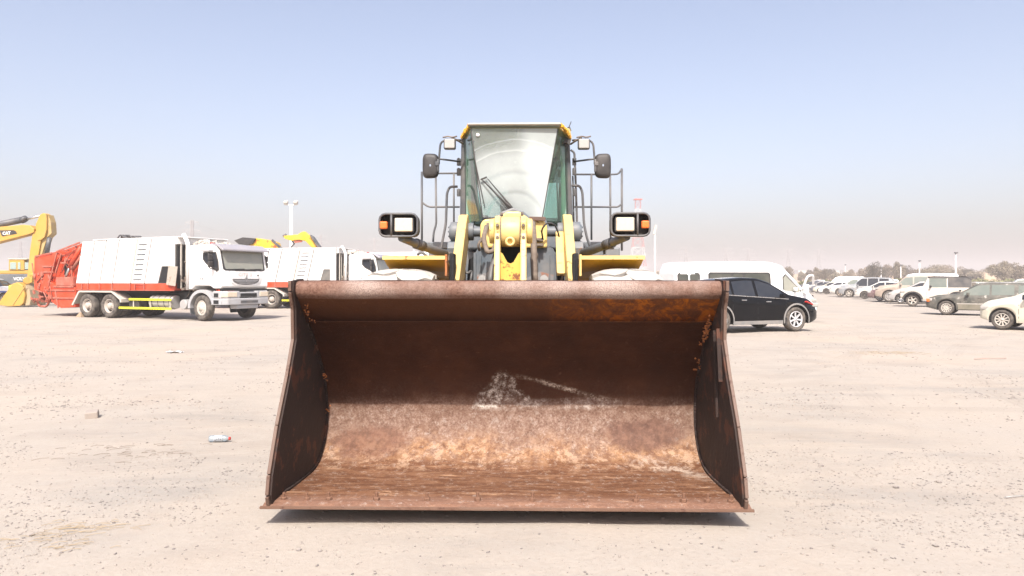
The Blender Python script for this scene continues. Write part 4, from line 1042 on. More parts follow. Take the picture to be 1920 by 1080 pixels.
def shape(kind, **kw):
    if kind == 'sedan':
        S = dict(W=1.78, xf=2.25, xr=-2.35, wx=(1.36, -1.34), R=.32, top=[(-2.36, .82), (-2.3, .98), (-1.75, 1.04), (-1.0, 1.40), (-.3, 1.46), (.25, 1.42), (1.05, .98), (1.9, .85), (2.2, .68), (2.26, .55)],
                 belt=[(-2.35, .92), (1.0, .86), (2.3, .6)], wins=[(-1.25, -.42), (-.34, .78)], ws=(.32, 1.02), rw=(-1.68, -1.05), handles=[-.7, .1], seams=[-.38, .85, -1.15])
    elif kind == 'suv':
        S = dict(W=1.88, xf=2.35, xr=-2.35, wx=(1.42, -1.38), R=.37, clear=.28, top=[(-2.36, .95), (-2.28, 1.25), (-1.95, 1.66), (-.6, 1.74), (.35, 1.70), (1.05, 1.17), (2.1, 1.05), (2.32, .85), (2.36, .7)],
                 belt=[(-2.35, 1.12), (1.0, 1.02), (2.3, .8)], wins=[(-1.95, -1.15), (-1.05, -.2), (-.12, .78)], ws=(.42, 1.02), rw=(-2.26, -1.98), lampz=.86, tailz=1.05, handles=[-.6, .3], seams=[-.16, .9])
    elif kind == 'hatch':
        S = dict(W=1.72, xf=2.02, xr=-1.95, wx=(1.25, -1.28), R=.31, top=[(-1.96, .8), (-1.88, 1.05), (-1.5, 1.44), (-.5, 1.53), (.1, 1.50), (.98, 1.06), (1.7, .90), (1.98, .70), (2.03, .55)],
                 belt=[(-1.95, 1.0), (.9, .92), (2.0, .62)], wins=[(-1.6, -1.3), (-1.2, -.38), (-.3, .72)], ws=(.18, .94), rw=(-1.86, -1.54), handles=[-.6, .2], seams=[-.34, .8])
    elif kind == 'lexus':
        S = dict(W=1.88, xf=2.38, xr=-2.42, wx=(1.40, -1.39), R=.375, clear=.24, top=[(-2.44, .9), (-2.36, 1.12), (-1.85, 1.42), (-1.0, 1.61), (-.35, 1.655), (.15, 1.64), (.55, 1.52), (1.22, 1.14), (2.0, 1.01), (2.3, .84), (2.39, .62)],
                 belt=[(-2.4, 1.2), (-1.2, 1.12), (1.1, .98), (2.35, .70)], wins=[(-1.62, -.95), (-.87, -.10), (0.0, .92)], ws=(.55, 1.18), rw=(-2.30, -1.9), lampz=.80, handles=[-.55, .35], seams=[-.05, 1.02, -.95], round=.24)
    elif kind == 'jeep':
        S = dict(W=1.62, xf=1.85, xr=-1.90, wx=(1.18, -1.14), R=.375, clear=.42, archgap=.10, tumble=.16, top=[(-1.91, 1.2), (-1.88, 1.74), (-1.7, 1.80), (0, 1.82), (.38, 1.78), (.62, 1.22), (1.78, 1.10), (1.85, 1.0), (1.86, .7)],
                 belt=[(-1.9, 1.14), (.6, 1.12), (1.9, 1.0)], wins=[(-.62, .30), (-1.62, -.86)], ws=(.42, .60), rw=None, lampz=.9, handles=[-.45], seams=[-.70, .45], round=.05)
    elif kind == 'pickup':
        S = dict(W=1.86, xf=2.6, xr=-2.65, wx=(1.6, -1.55), R=.39, clear=.35, top=[(-2.66, .95), (-2.62, 1.08), (-.98, 1.08), (-.9, 1.72), (.3, 1.78), (.6, 1.72), (1.2, 1.22), (2.35, 1.08), (2.58, .9), (2.61, .7)],
                 belt=[(-2.6, 1.05), (1.1, 1.06), (2.6, .85)], wins=[(-.82, -.10), (0, .92)], ws=(.62, 1.16), rw=None, lampz=.88, handles=[-.5, .4], seams=[-.06, 1.0, -.88])
    elif kind == 'van':
        S = dict(W=1.88, xf=2.62, xr=-3.10, wx=(1.72, -1.45), R=.34, clear=.24, tumble=.10, top=[(-3.11, 1.6), (-3.07, 2.12), (-2.92, 2.25), (-.5, 2.30), (.75, 2.28), (1.2, 2.16), (2.05, 1.28), (2.45, 1.02), (2.60, .80), (2.63, .55)],
                 belt=[(-3.1, 1.22), (1.2, 1.22), (1.9, 1.10), (2.6, .65)], wins=[], ws=(1.26, 2.02), rw=None, lampz=.82, handles=[.5], seams=[.78, -.5], round=.10)
    S.update(kw); return S

# ---- black SUV beside the bucket
def lexus_extra(root, S, f):
    for sy in (-1, 1):
        m = MB(); us = np.linspace(-1.75, 1.12, 16)
        m.grid(lambda x, v: (x, sy*(f['wid'](x)*.955 + .010), f['zbelt'](x) + .010 + .022*v), list(us), [0, 1]); m.build('belt_chrome', M['chrome'], root)
        m = MB(); m.box((1.98, sy*.80, .86), (.42, .13, .05), Matrix.Rotation(sy*-.35, 3, 'Z') @ Matrix.Rotation(.25, 3, 'Y')); m.build('red_reflection', M['red_lens'], root, bevel=.015)  # red strip stands for a reflection on the front corner, no lamp
        m = MB(); m.box((.98, sy*.93, .32), (.06, .10, .24)); m.build('mud_flap', M['black'], root)
    
blk = paint('black_car_paint', (0.003, 0.0035, 0.005), 0.12, 0.004, bump=0.0)
blk.node_tree.nodes['Principled BSDF'].inputs['Specular IOR Level'].default_value = 0.17
silver_trim = paint('grey_cladding', (0.16, 0.16, 0.16), .5, .4)
th = 20
nf = at(1489.7, 621, 22.1)
c_, s_n = math.cos(R_(th)), math.sin(R_(th))
off = Vector((1.40*c_ + .84*s_n, 1.40*s_n - .84*c_, 0))
car('black crossover with tinted windows parked between the bucket and the white van', 'car', (nf.x - off.x, nf.y - off.y), th,
    shape('lexus', mat=blk, clad=silver_trim, rim=paint('bright_alloy', (.62, .62, .64), .3, .1, metal=.3), spokes=7, trim=M['chrome'], extra=lexus_extra, tw=.25, wglass=M['glass']), 'black_crossover')

# ---- white high roof van behind it
van_glass = glass_mat('tinted_van_glass', (0.022, 0.032, 0.028), 0.08, 0.2); van_glass.node_tree.nodes['Principled BSDF'].inputs['Specular IOR Level'].default_value = 0.3
def van_extra(root, S, f):
    def sidepatch(nm, x0, x1, z0, z1, mat, off=.006, rr=.05, taper=0.0):
        for sy in (-1, 1):
            c = [(x0+rr, z0), (x1-rr-taper*0, z0), (x1, z0+rr), (x1 - taper, z1-rr), (x1-taper-rr, z1), (x0+rr, z1), (x0, z1-rr), (x0, z0+rr)]
            v = [(x, sy*(f['yside'](x, z) + off), z) for x, z in c]
            m = MB(); m.add(v + [(a, b - sy*.012, d) for a, b, d in v], [tuple(range(8))]+[(i, (i+1) % 8, (i+1) % 8 + 8, i + 8) for i in range(8)]); m.build(nm, mat, root)
    sidepatch('window_band', -2.98, -2.10, 1.22, 1.86, M['black'], .004, .07)
    sidepatch('window_pane', -2.93, -2.56, 1.27, 1.81, van_glass, .009)
    sidepatch('window_pane', -2.50, -2.15, 1.27, 1.81, van_glass, .009)
    sidepatch('window_band', -1.78, .72, 1.16, 1.88, M['black'], .004, .07)
    sidepatch('window_pane', -1.72, -.86, 1.21, 1.82, van_glass, .009)
    sidepatch('window_pane', -.80, -.40, 1.21, 1.82, van_glass, .009)
    sidepatch('window_pane', -.33, .66, 1.21, 1.82, van_glass, .009)
    sidepatch('window_band', 1.20, 1.98, 1.06, 1.82, M['black'], .004, .12, .52)
    sidepatch('window_pane', 1.24, 1.92, 1.10, 1.77, M['glass_truck'], .009, .10, .50)
    sidepatch('roof_step', -2.5, .9, 2.02, 2.035, M['white_grey'], .004, .005)
    m = MB(); m.tube([(2.0, -.9, 1.25), (2.12, -1.05, 1.75), (2.35, -1.05, 1.78), (2.5, -.8, 1.40)], .045, 8, .12); m.box((2.05, -1.05, 1.25), (.14, .22, .34)); m.build('loop_mirror', M['white_clean'], root, bevel=.03)
    m = MB(); m.box((2.55, 0, .95), (.2, 1.2, .12)); m.build('open_grille', M['black'], root, bevel=.03)
th2 = 9
car('white high-roof passenger van parked behind the black crossover', 'van', (8.95, 26.9 + .9), th2, shape('van', mat=M['white_clean'], extra=van_extra, rim=M['steel'], wglass=M['glass_truck']), 'passenger_van')

# ---- the row of cars on the right
cream = paint('cream_car_paint', (0.60, 0.57, 0.46), .4, .2, coat=.3)
oldgrey = paint('peeling_grey_green_paint', (0.055, 0.06, 0.052), .6, .35, (0.38, 0.36, 0.32), 5, wth=.60)
jeepw = paint('dusty_white_jeep', (0.62, 0.57, 0.49), .5, .3)
beige = paint('beige_dusty_paint', (0.36, 0.29, 0.235), .55, .6)
silver = paint('dusty_silver_paint', (0.40, 0.39, 0.38), .45, .5)
greyp = paint('grey_blue_car_paint', (0.24, 0.26, 0.28), .4, .45)
darkred = paint('dusty_dark_red_paint', (0.13, 0.07, 0.075), .5, .4)
navy = paint('dusty_dark_blue_paint', (0.06, 0.075, 0.11), .4, .3)
wdusty = paint('dusty_white_car_paint', (0.62, 0.60, 0.56), .45, .4)
HEAD = 150
def place(px, d, label, S, name='parked_car', cat='car', head=HEAD, group='cars parked in the long row on the right'):
    """px, d: where the near front wheel meets the ground"""
    p = at(px, 0, d); a = R_(head); wx = S['wx'][0]; hw = S['W']/2 - .1
    # near side is local +Y for a car facing left
    ox, oy = wx*math.cos(a) - hw*math.sin(a), wx*math.sin(a) + hw*math.cos(a)
    return car(label, cat, (p.x - ox, p.y - oy), head, S, name, group)
place(1879.6, 23.0, 'pale cream hatchback with ten-spoke wheel cut off at the right edge', shape('hatch', xf=1.88, mat=cream, spokes=10, rim=M['white_grey'], handles=[-.6]), 'parked_car', head=134)
def merc_extra(root, S, f):
    for sy in (-1, 1):
        m = MB(); m.grid(lambda x, v: (x, sy*(f['wid'](x)*1.0 + .008), .50 + .035*v), list(np.linspace(-1.0, 1.0, 10)), [0, 1]); m.build('rubbing_strip', M['white_grey'], root)
        m = MB(); m.grid(lambda x, v: (x, sy*(f['wid'](x)*.995 + .006), .26 + .23*v), list(np.linspace(-.95, .95, 10)), [0, 1]); m.build('lower_cladding', paint('olive_lower_panel', (.15, .14, .10), .6, .4), root)
        m = MB(); m.box((2.16, sy*.80, .66), (.12, .14, .14)); m.build('turn_signal', M['amber'], root, bevel=.02)
    m = MB(); m.bar((-1.9, .5, 1.50), (0.2, .5, 1.50), .03); m.bar((-1.9, -.5, 1.50), (0.2, -.5, 1.50), .03); m.build('roof_rail', M['steel'], root)
place(1774.6, 33.0, 'dusty dark grey-green estate wagon with peeling paint, behind the cream hatchback', shape('sedan', mat=oldgrey, top=[(-2.36, .82), (-2.3, 1.0), (-1.85, 1.42), (-1.0, 1.46), (-.1, 1.46), (.25, 1.42), (.98, .96), (1.9, .87), (2.2, .76), (2.26, .55)], wins=[(-2.0, -1.3), (-1.15, -.32), (-.24, .74)], rw=(-2.24, -1.92), ws=(.3, .94), glass=M['glass_sedan'], rim=M['white_grey'], spokes=12, extra=merc_extra, wx=(1.42, -1.38), bump=M['grey_dark']), 'estate_car', 'estate car', head=141)
def jeep_extra(root, S, f):
    m = MB()
    for sy in (-1, 1):
        m.grid(lambda x, v: (x, sy*(f['yside'](x, 1.16 + .60*v) + .010), 1.16 + .62*v), list(np.linspace(-1.89, -.68, 9)), [0, .5, 1])
    m.grid(lambda x, y: (x, y, f['ztop'](x) + .03), list(np.linspace(-1.88, .36, 9)), [-.72, 0, .72]); m.grid(lambda x, v: (x, -f['wid'](x)*.80 + .0, 1.70 + .13*v), list(np.linspace(-1.88, .36, 9)), [0, 1]); m.grid(lambda x, v: (x, f['yside'](x, 1.72 + .09*v) + .012, 1.72 + .09*v), list(np.linspace(-1.88, .36, 9)), [0, 1]); m.build('black_hardtop', paint('black_hardtop', (.04, .042, .045), .5, .25), root)
    for sy in (-1, 1):
        for c in S['wx']:
            m = MB(); m.grid(lambda a, v: (c + .50*math.cos(a)*1.05, sy*(.80 + .17*v), .40 + .50*math.sin(a)), list(np.linspace(.05, math.pi - .05, 14)), [0, 1]); m.grid(lambda a, v: (c + (.44 + .10*v)*math.cos(a)*1.05, sy*.972, .40 + (.42 + .10*v)*math.sin(a)), list(np.linspace(.05, math.pi - .05, 14)), [0, 1]); m.build('fender_flare', M['black'], root)
    m = MB(); m.cyl((-1.92, 0, 1.1), (-2.14, 0, 1.1), .37, seg=24); m.build('spare_wheel', M['rubber'], root, bevel=.04)
    m = MB(); m.box((1.95, 0, .62), (.14, 1.5, .14)); m.build('steel_bumper', M['black'], root, bevel=.02)
    for y0 in (-.95, .95):
        m = MB(); m.cyl((-1.3, y0*.85, .98), (-1.3, y0*.87, .98), .06, seg=12); m.build('fuel_cap', M['black'], root)
place(1711, 44.0, 'dusty white short off-roader with black hardtop and spare wheel, behind the grey-green estate', shape('jeep', mat=jeepw, extra=jeep_extra, glass=M['glass_sedan'], rim=M['white_grey'], tw=.26, mirror=M['black']), 'off_road_car', 'off-roader')
place(1689, 49.5, 'silver hatchback whose nose shows just left of the white off-roader', shape('hatch', mat=silver, rim=M['chrome'], spokes=6))
place(1667, 53.0, 'big beige dusty four-wheel drive parked between the silver hatchback and the dark red car', shape('suv', mat=beige, W=1.95, R=.41, clear=.34, glass=M['glass_sedan'], spokes=12, rim=silver, top=[(-2.36, 1.0), (-2.3, 1.5), (-2.1, 1.88), (-.6, 1.95), (.35, 1.90), (.95, 1.32), (2.1, 1.18), (2.32, 1.0), (2.36, .7)], belt=[(-2.35, 1.25), (1.0, 1.2), (2.3, .9)], lampz=1.0), 'four_wheel_drive', 'SUV')
place(1650, 55.5, 'dark red dusty sedan with chrome wheels tucked beside the big beige four-wheel drive', shape('sedan', mat=darkred, rim=M['chrome'], spokes=6))
place(1621, 62.0, 'small dusty white hatchback with dark steel wheels, right of the grey SUV', shape('hatch', mat=wdusty, rim=M['rubber'], spokes=6))
place(1592, 68.5, 'grey-blue boxy SUV in the middle of the long row', shape('suv', mat=greyp, rim=M['white_grey'], top=[(-2.36, 1.0), (-2.3, 1.6), (-2.1, 1.84), (-.6, 1.9), (.35, 1.86), (1.0, 1.25), (2.1, 1.12), (2.32, .95), (2.36, .7)]), 'four_wheel_drive', 'SUV')
place(1575, 72.0, 'white pickup with beige wheels just left of the grey-blue SUV', shape('pickup', mat=wdusty, glass=M['glass_sedan'], rim=beige), 'pickup_truck', 'pickup')
place(1549, 85.0, 'bright white coupe-shaped sedan with black wheels left of the white pickup', shape('sedan', mat=M['white_clean'], rim=M['rubber']))
place(1538, 91.0, 'cream-white sedan half hidden behind the bright white sedan', shape('sedan', mat=cream))
place(1531, 96.0, 'dark blue sedan in the row before the far silver hatchback', shape('sedan', mat=navy))
place(1521, 101.0, 'far silver hatchback second from the end of the row', shape('hatch', mat=silver, rim=M['chrome']))
place(1516, 106.0, 'black hatchback at the near end of the far corner of the row', shape('hatch', mat=navy))
place(1505, 130.0, 'lone dark sedan parked beyond the end of the row', shape('sedan', mat=navy), group=None)
place(1518, 133.0, 'white pickup parked beyond the end of the row, nose behind the lone dark sedan', shape('pickup', mat=M['white_clean']), 'pickup_truck', 'pickup', group=None)
# second rank, seen only as roofs
back = [(1640, 86, 'pickup', M['white_clean'], 'clean white double-cab pickup in the rank behind the grey-blue SUV'), (1560, 118, 'van', M['white_clean'], 'white van far behind the bright white sedan'),
        (1590, 112, 'sedan', silver, 'silver sedan behind the white pickup in the rear rank'), (1690, 70, 'van', M['white_clean'], 'long white van roof showing above the beige four-wheel drive'),
        (1850, 62, 'sedan', M['white_clean'], 'white saloon roof behind the grey-green estate, nearer the off-roader'), (1880, 58, 'suv', wdusty, 'dusty white SUV roof at the right edge behind the estate'), (1800, 80, 'sedan', silver, 'silver saloon roof beyond the black hardtop'),
        (1905, 84, 'pickup', wdusty, 'dusty pickup far behind at the right edge')]
for px, d, k, m_, lb in back:
    place(px, d, lb, shape(k, mat=m_, glass=M['glass_sedan'], extra=None), {'van': 'parked_van', 'pickup': 'pickup_truck'}.get(k, 'parked_car'), {'van': 'van', 'pickup': 'pickup', 'suv': 'SUV'}.get(k, 'car'), group='vehicles in the rank behind the long row')
# small vehicles far off between the loader and the van
for i, (px, d, k, m_, lb) in enumerate([(1222, 118, 'pickup', M['white_clean'], 'distant white pickup seen between the loader tyre and the white van'), (1238, 112, 'van', M['white_clean'], 'distant white van standing against the loader side of the passenger van'), (1218, 92, 'sedan', paint('pale_turquoise_paint', (.25, .62, .66), .4, .2), 'pale turquoise car just showing above the right loader tyre')]):
    p = at(px, 0, d); car(lb, 'van' if k == 'van' else 'pickup' if k == 'pickup' else 'car', (p.x, p.y), 175, shape(k, mat=m_), 'distant_car' if k == 'sedan' else 'distant_' + k)

# ================================================================== garbage trucks
TH = -25.0
TK = empty('garbage_truck', (-12.05 + 1.08*math.sin(R_(-TH)), 28.0 + 1.08*math.cos(R_(-TH)), 0), R_(TH))
tag(TK, 'white and orange-red garbage truck with its side hatch open, in front of the other', 'garbage truck', 'two garbage trucks on the left')
YN = -1.25
def slx(z): return (z - 1.45)*.24            # the body's seams lean forward with height
bx0, bx1 = -7.52, -1.42
mb = MB()
mb.prism([(bx0 + .03, 1.46), (bx1 - .04, 1.46), (bx1 - .04, 3.30), (bx0 + slx(3.25) + .03, 3.22)], -1.215, 1.215, 'y')
core = mb.build('compactor_body', paint('white_seam_shade', (.10, .10, .095), .6, .3), TK)
seams = [bx0, -6.70, -5.95, -5.15, -4.05, -3.20, bx1]
for k in range(len(seams) - 1):
    a, b = seams[k] + .030, seams[k+1] - .030
    last = k == len(seams) - 2
    top = 3.24 + .012*k
    ta, tb = slx(top), (0 if last else slx(top))
    for sy in (-1, 1):
        m = MB()
        if last and sy < 0:      # the last panel is cut by the open hatch
            y0, y1 = 1.215*sy, 1.25*sy
            m.prism([(a + ta, top), (a, 1.46), (-2.42, 1.46), (-2.20, 2.15), (-1.80, 2.15), (-1.80, 1.46), (b, 1.46), (b, top + .03)][::-1], y0, y1, 'y')
        else:
            m.prism([(a, 1.46), (b, 1.46), (b + tb, top + .01), (a + ta, top)], 1.215*sy, 1.25*sy, 'y')
        m.build('side_panel', M['white'], TK)
m = MB(); m.prism([(-2.40, 1.48), (-2.18, 2.13), (-1.82, 2.13), (-1.82, 1.48)], -1.222, -1.219, 'y'); m.build('hatch_opening', M['cavity'], TK)
m = MB(); m.box((0, 0, 0), (.60, .03, .78)); 
h = m.build('hatch_door', paint('grimy_hatch_door', (.36, .32, .27), .7, .5, (.2, .15, .1), 4, wth=.56), TK, loc=(-1.49, -1.34, 1.76), rot=(R_(-4), R_(5), R_(-7)), bevel=.01)
m = MB(); m.box((-3.96, 0, 3.31), (4.9, 2.46, .04)); m.build('body_roof', M['white'], TK)
for k in range(8):
    z = 1.62 + .205*k; x = -4.00 + slx(z)
    m = MB(); m.box((x + .34, YN - .012, z), (.46, .03, .040)); m.build('ladder_rung', M['grey'], TK)
for s_x in (-4.03, ):
    m = MB(); m.prism([(s_x, 1.47), (s_x + .05, 1.47), (s_x + .05 + slx(3.24), 3.24), (s_x + slx(3.24), 3.24)], YN - .02, YN, 'y'); m.build('ladder_rail', M['white_grey'], TK)
# orange red skirt with its own ribs
mb = MB(); mb.box(((bx0 + bx1)/2 - .03, 0, 1.315), (bx1 - bx0 - .06, 2.46, .27)); sk = mb.build('body_skirt', M['red'], TK, bevel=.01)
for x in seams[1:-1] + [-3.75, -7.1]:
    m = MB(); m.box((x, YN - .005, 1.31), (.05, .04, .29)); m.build('skirt_rib', M['red_faded'], sk)
m = MB(); m.box((-3.45, YN - .004, 1.40), (.6, .02, .03)); m.box((-3.45, YN - .004, 1.30), (.6, .02, .02)); m.box((-4.45, YN - .01, 1.17), (6.0, .03, .03)); m.build('skirt_trim', M['red_faded'], sk)
# bulkhead, rails and clutter in the gap behind the cab
m = MB(); m.box((-1.36, 0, 3.17), (.10, 2.5, .30)); m.box((-1.30, 0, 3.31), (.25, 2.46, .04)); m.box((-1.08, -.2, 3.12), (.7, .08, .24)); m.build('front_bulkhead', M['white'], TK, bevel=.01)
m = MB(); m.box((-1.38, 0, 2.1), (.04, 2.36, 1.7)); m.build('bulkhead_sheet', M['cavity'], TK)
for y in (-1.05, -.8, -.5, 0, .5, .9):
    m = MB(); m.box((-1.32, y, 2.15), (.05, .05, 1.8)); m.build('bulkhead_post', M['white_grey'], TK)
m = MB()
for k in range(46):
    p = Vector((rnd.uniform(-1.3, -.85), rnd.uniform(-1.15, .9), rnd.uniform(.9, 2.0)))
    if k % 2: m.box(p, [rnd.uniform(.05, .2) for _ in range(3)], Matrix.Rotation(rnd.uniform(0, 3), 3, 'X'))
    else: m.tube([p, p + Vector((rnd.uniform(-.1, .1), rnd.uniform(-.2, .2), rnd.uniform(.1, .5))), p + Vector((rnd.uniform(-.2, .2), rnd.uniform(-.4, .4), rnd.uniform(.2, .9)))], .02, 6, .1)
m.build('pipework', M['hose'], TK)['kind'] = 'stuff'
m = MB()
for k in range(30):
    p = Vector((rnd.uniform(-1.0, -.3), rnd.uniform(-.9, 1.0), 3.02 + rnd.uniform(-.05, .14)))
    m.box(p, (rnd.uniform(.05, .25), .06, rnd.uniform(.03, .1)), Matrix.Rotation(rnd.uniform(-.7, .7), 3, 'Y'))
m.build('roof_pipework', M['white_grey'], TK)['kind'] = 'stuff'
m = MB(); m.tube([(-.98, -1.0, 1.2), (-.98, -1.0, 3.05), (-1.22, -1.02, 3.42)], .085, 12, .2); m.build('exhaust_stack', M['white'], TK)
# ---- cab
side = [(-.72, 1.22), (-.72, 2.88), (-.64, 2.96), (.50, 2.98), (.74, 2.90), (.86, 2.72), (.99, 2.06), (1.04, 1.90), (1.06, 1.36), (1.0, 1.26), (.62, 1.26), (.45, 1.36), (-.35, 1.36), (-.55, 1.22)]
mb = MB(); mb.prism(side, -1.22, 1.22, 'y'); cabt = mb.build('cab', M['white'], TK, bevel=.09, bseg=4)
def xf(z): return float(np.interp(z, [1.26, 1.36, 1.90, 2.06, 2.72], [1.0, 1.06, 1.04, .99, .86]))
def fpanel(nm, pts, mat, off=.012, th=.03, par=None):
    v = [(xf(z) + off, y, z) for y, z in pts]; n = len(v)
    m = MB(); m.add(v + [(a - th, b, c) for a, b, c in v], [tuple(range(n))] + [(i, (i+1) % n, (i+1) % n + n, i + n) for i in range(n)])
    return m.build(nm, mat, par or cabt)
fpanel('windscreen_frame', [(-1.08, 2.0), (-1.0, 1.96), (1.0, 1.96), (1.08, 2.0), (1.10, 2.72), (-1.10, 2.72)], M['black'], .010)
fpanel('windscreen', [(-1.0, 2.05), (-.95, 2.02), (.95, 2.02), (1.0, 2.05), (1.03, 2.72), (-1.03, 2.72)], M['glass_truck'], .018)
m = MB()
m.bar((xf(2.01) + .04, -.9, 2.0), (xf(2.03) + .05, -.05, 2.03), .03); m.bar((xf(2.01) + .04, .0, 2.0), (xf(2.03) + .05, .85, 2.04), .03); m.bar((xf(1.97) + .03, -.5, 1.965), (xf(1.97) + .03, .55, 1.965), .03); m.build('wiper', M['black'], cabt)
# bonnet panel with the half round grille
fpanel('bonnet_panel', [(-.74, 1.94), (.74, 1.94), (.82, 1.70), (.74, 1.50), (.5, 1.38), (0, 1.33), (-.5, 1.38), (-.74, 1.50), (-.82, 1.70)], M['white'], .03)
arc = [(.70*math.cos(a), 1.64 - .24*abs(math.sin(a))**.8) for a in np.linspace(0, -math.pi, 15)]
fpanel('grille', arc, paint('grille_grey', (.10, .10, .105), .5, .3), .045)
for k, z in enumerate((1.575, 1.52, 1.465)):
    wv = (.60, .52, .38)[k]; m = MB(); m.bar((xf(z) + .055, -wv, z), (xf(z) + .055, wv, z), .025, .02); m.build('grille_bar', M['bumper'], cabt)
m = MB(); dd = [(0, .12), (.065, 0), (0, -.12), (-.065, 0)]; di = [(0, .07), (.03, 0), (0, -.07), (-.03, 0)]
vv = [(1.115, a, 1.655 + b) for a, b in dd] + [(1.115, a, 1.655 + b) for a, b in di]
m.add(vv + [(x - .03, y, z) for x, y, z in vv], [(i, (i+1) % 4, 4 + (i+1) % 4, 4 + i) for i in range(4)] + [(i, (i+1) % 4, (i+1) % 4 + 8, i + 8) for i in range(4)]); m.build('badge', M['chrome'], cabt)
text('CITE 2', .20, paint('faded_pink_print', (.72, .62, .60), .5, .1), cabt, (xf(1.8) + .038, -.05, 1.82), (R_(90), 0, R_(90)), sx=1.3)
m = MB(); m.cyl((1.09, .62, 1.78), (1.12, .62, 1.78), .03, seg=8); m.build('keyhole', M['black'], cabt)
# sun visor
m = MB(); m.prism([(.45, 3.02), (.80, 2.98), (1.12, 2.80), (1.13, 2.73), (1.06, 2.73), (.78, 2.90), (.45, 2.95)], -1.20, 1.20, 'y'); m.build('sun_visor', M['visor'], cabt, bevel=.02)
m = MB(); m.box((.35, -1.0, 3.03), (.12, .16, .05)); m.build('marker_lamp', M['red_lens'], cabt)
# side windows, door outline
for sy in (-1, 1):
    y = sy*1.222
    win = [(.10, 2.66), (.78, 2.68), (.90, 2.30), (.94, 1.98), (.82, 1.90), (.66, 2.02), (.25, 2.22), (.08, 2.40)]
    m = MB(); m.prism(win, y, y + sy*.012, 'y'); m.build('window_frame', M['black'], cabt)
    w2 = [(.15, 2.61), (.74, 2.63), (.84, 2.30), (.86, 2.06), (.70, 2.08), (.28, 2.28), (.14, 2.42)]
    m = MB(); m.prism(w2, y + sy*.012, y + sy*.018, 'y'); m.build('side_window', M['glass'], cabt)
    m = MB()
    for p, q in (((-.10, 2.80), (-.14, 1.42)), ((-.10, 2.80), (.80, 2.82)), ((.80, 2.82), (1.0, 1.95))): m.bar((p[0], y, p[1]), (q[0], y, q[1]), .012, .012, up=(0, 1, 0))
    m.build('door_gap', M['white_grey'], cabt)
    for z in (2.46, 2.20):
        m = MB(); m.box((.72, sy*1.45, z), (.10, .20, .24)); m.build('wing_mirror', M['black'], cabt, bevel=.04)
    m = MB(); m.tube([(.6, sy*1.24, 2.62), (.66, sy*1.50, 2.62), (.70, sy*1.50, 2.05), (.7, sy*1.24, 2.0)], .018, 6, .08); m.build('mirror_arm', M['black'], cabt)
text('FA', .17, M['grey_dark'], cabt, (.02, -1.226, 1.63), (R_(90), 0, 0))
m = MB(); m.prism([(.10, 2.70), (.16, 2.76), (.62, 2.76), (.62, 2.70)], -1.40, -1.23, 'y'); m.build('window_deflector', M['bumper'], cabt)
# front fender arch, bumper, steps, lamps
def arch(cx, r0, r1, y0, y1, a0, a1, nm, mat, par=None, zc=.5):
    pts = [(cx + r1*math.cos(a), zc + r1*math.sin(a)) for a in np.linspace(a0, a1, 14)] + [(cx + r0*math.cos(a), zc + r0*math.sin(a)) for a in np.linspace(a1, a0, 14)]
    return MB().prism(pts, y0, y1, 'y').build(nm, mat, par or TK)
for sy in (-1, 1):
    arch(0, .60, .72, sy*.75, sy*1.25, R_(18), R_(182), 'wheel_arch', M['bumper'])
    arch(0, .60, .64, sy*.78, sy*1.22, R_(170), R_(205), 'mud_flap', M['grey_dark'])
m = MB()
m.prism([(.55, -1.26), (.55, -1.0), (1.02, -1.0), (1.02, 1.0), (.55, 1.0), (.55, 1.26), (1.02, 1.26), (1.22, 1.05), (1.26, .6), (1.26, -.6), (1.22, -1.05), (1.02, -1.26)][::-1], .62, .88, 'z')
m.prism([(.62, -1.25), (.62, -1.0), (1.0, -1.0), (1.0, -.45), (1.22, -.45), (1.20, -1.05), (1.0, -1.25)], .88, 1.16, 'z')
m.prism([(.62, 1.25), (.62, 1.0), (1.0, 1.0), (1.0, .45), (1.22, .45), (1.20, 1.05), (1.0, 1.25)], .88, 1.16, 'z')
m.build('bumper', M['bumper'], TK, bevel=.035, bseg=3)
m = MB(); m.box((1.12, 0, 1.02), (.18, 1.0, .20)); m.build('bumper_centre', M['bumper'], TK, bevel=.02)
m = MB(); m.box((1.225, 0, 1.0), (.03, .84, .13)); m.build('lower_grille', M['cavity'], TK, bevel=.01)
m = MB(); m.box((1.265, 0, .74), (.02, .9, .10)); m.build('lower_slot', M['grey_dark'], TK, bevel=.01)
m = MB(); m.prism([(.95, -.7), (.95, .7), (1.18, .55), (1.18, -.55)], .46, .62, 'z'); m.build('bumper_valance', M['bumper'], TK, bevel=.03)
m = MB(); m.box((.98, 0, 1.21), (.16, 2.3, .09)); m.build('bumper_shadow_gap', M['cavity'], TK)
for sy in (-1, 1):
    m = MB(); m.prism([(1.17, sy*.56), (1.235, sy*.60), (1.215, sy*1.05), (1.06, sy*1.24), (1.0, sy*1.20)], .93, 1.12, 'z'); m.build('headlight', M['lens'], TK, bevel=.02)
    m = MB(); m.prism([(.70, sy*1.252), (.90, sy*1.252), (.93, sy*1.262), (.70, sy*1.262)], .93, 1.08, 'z'); m.build('step_recess', M['cavity'], TK)
    m = MB(); m.box((.82, sy*1.255, .74), (.26, .03, .14)); m.build('step_recess', M['cavity'], TK)
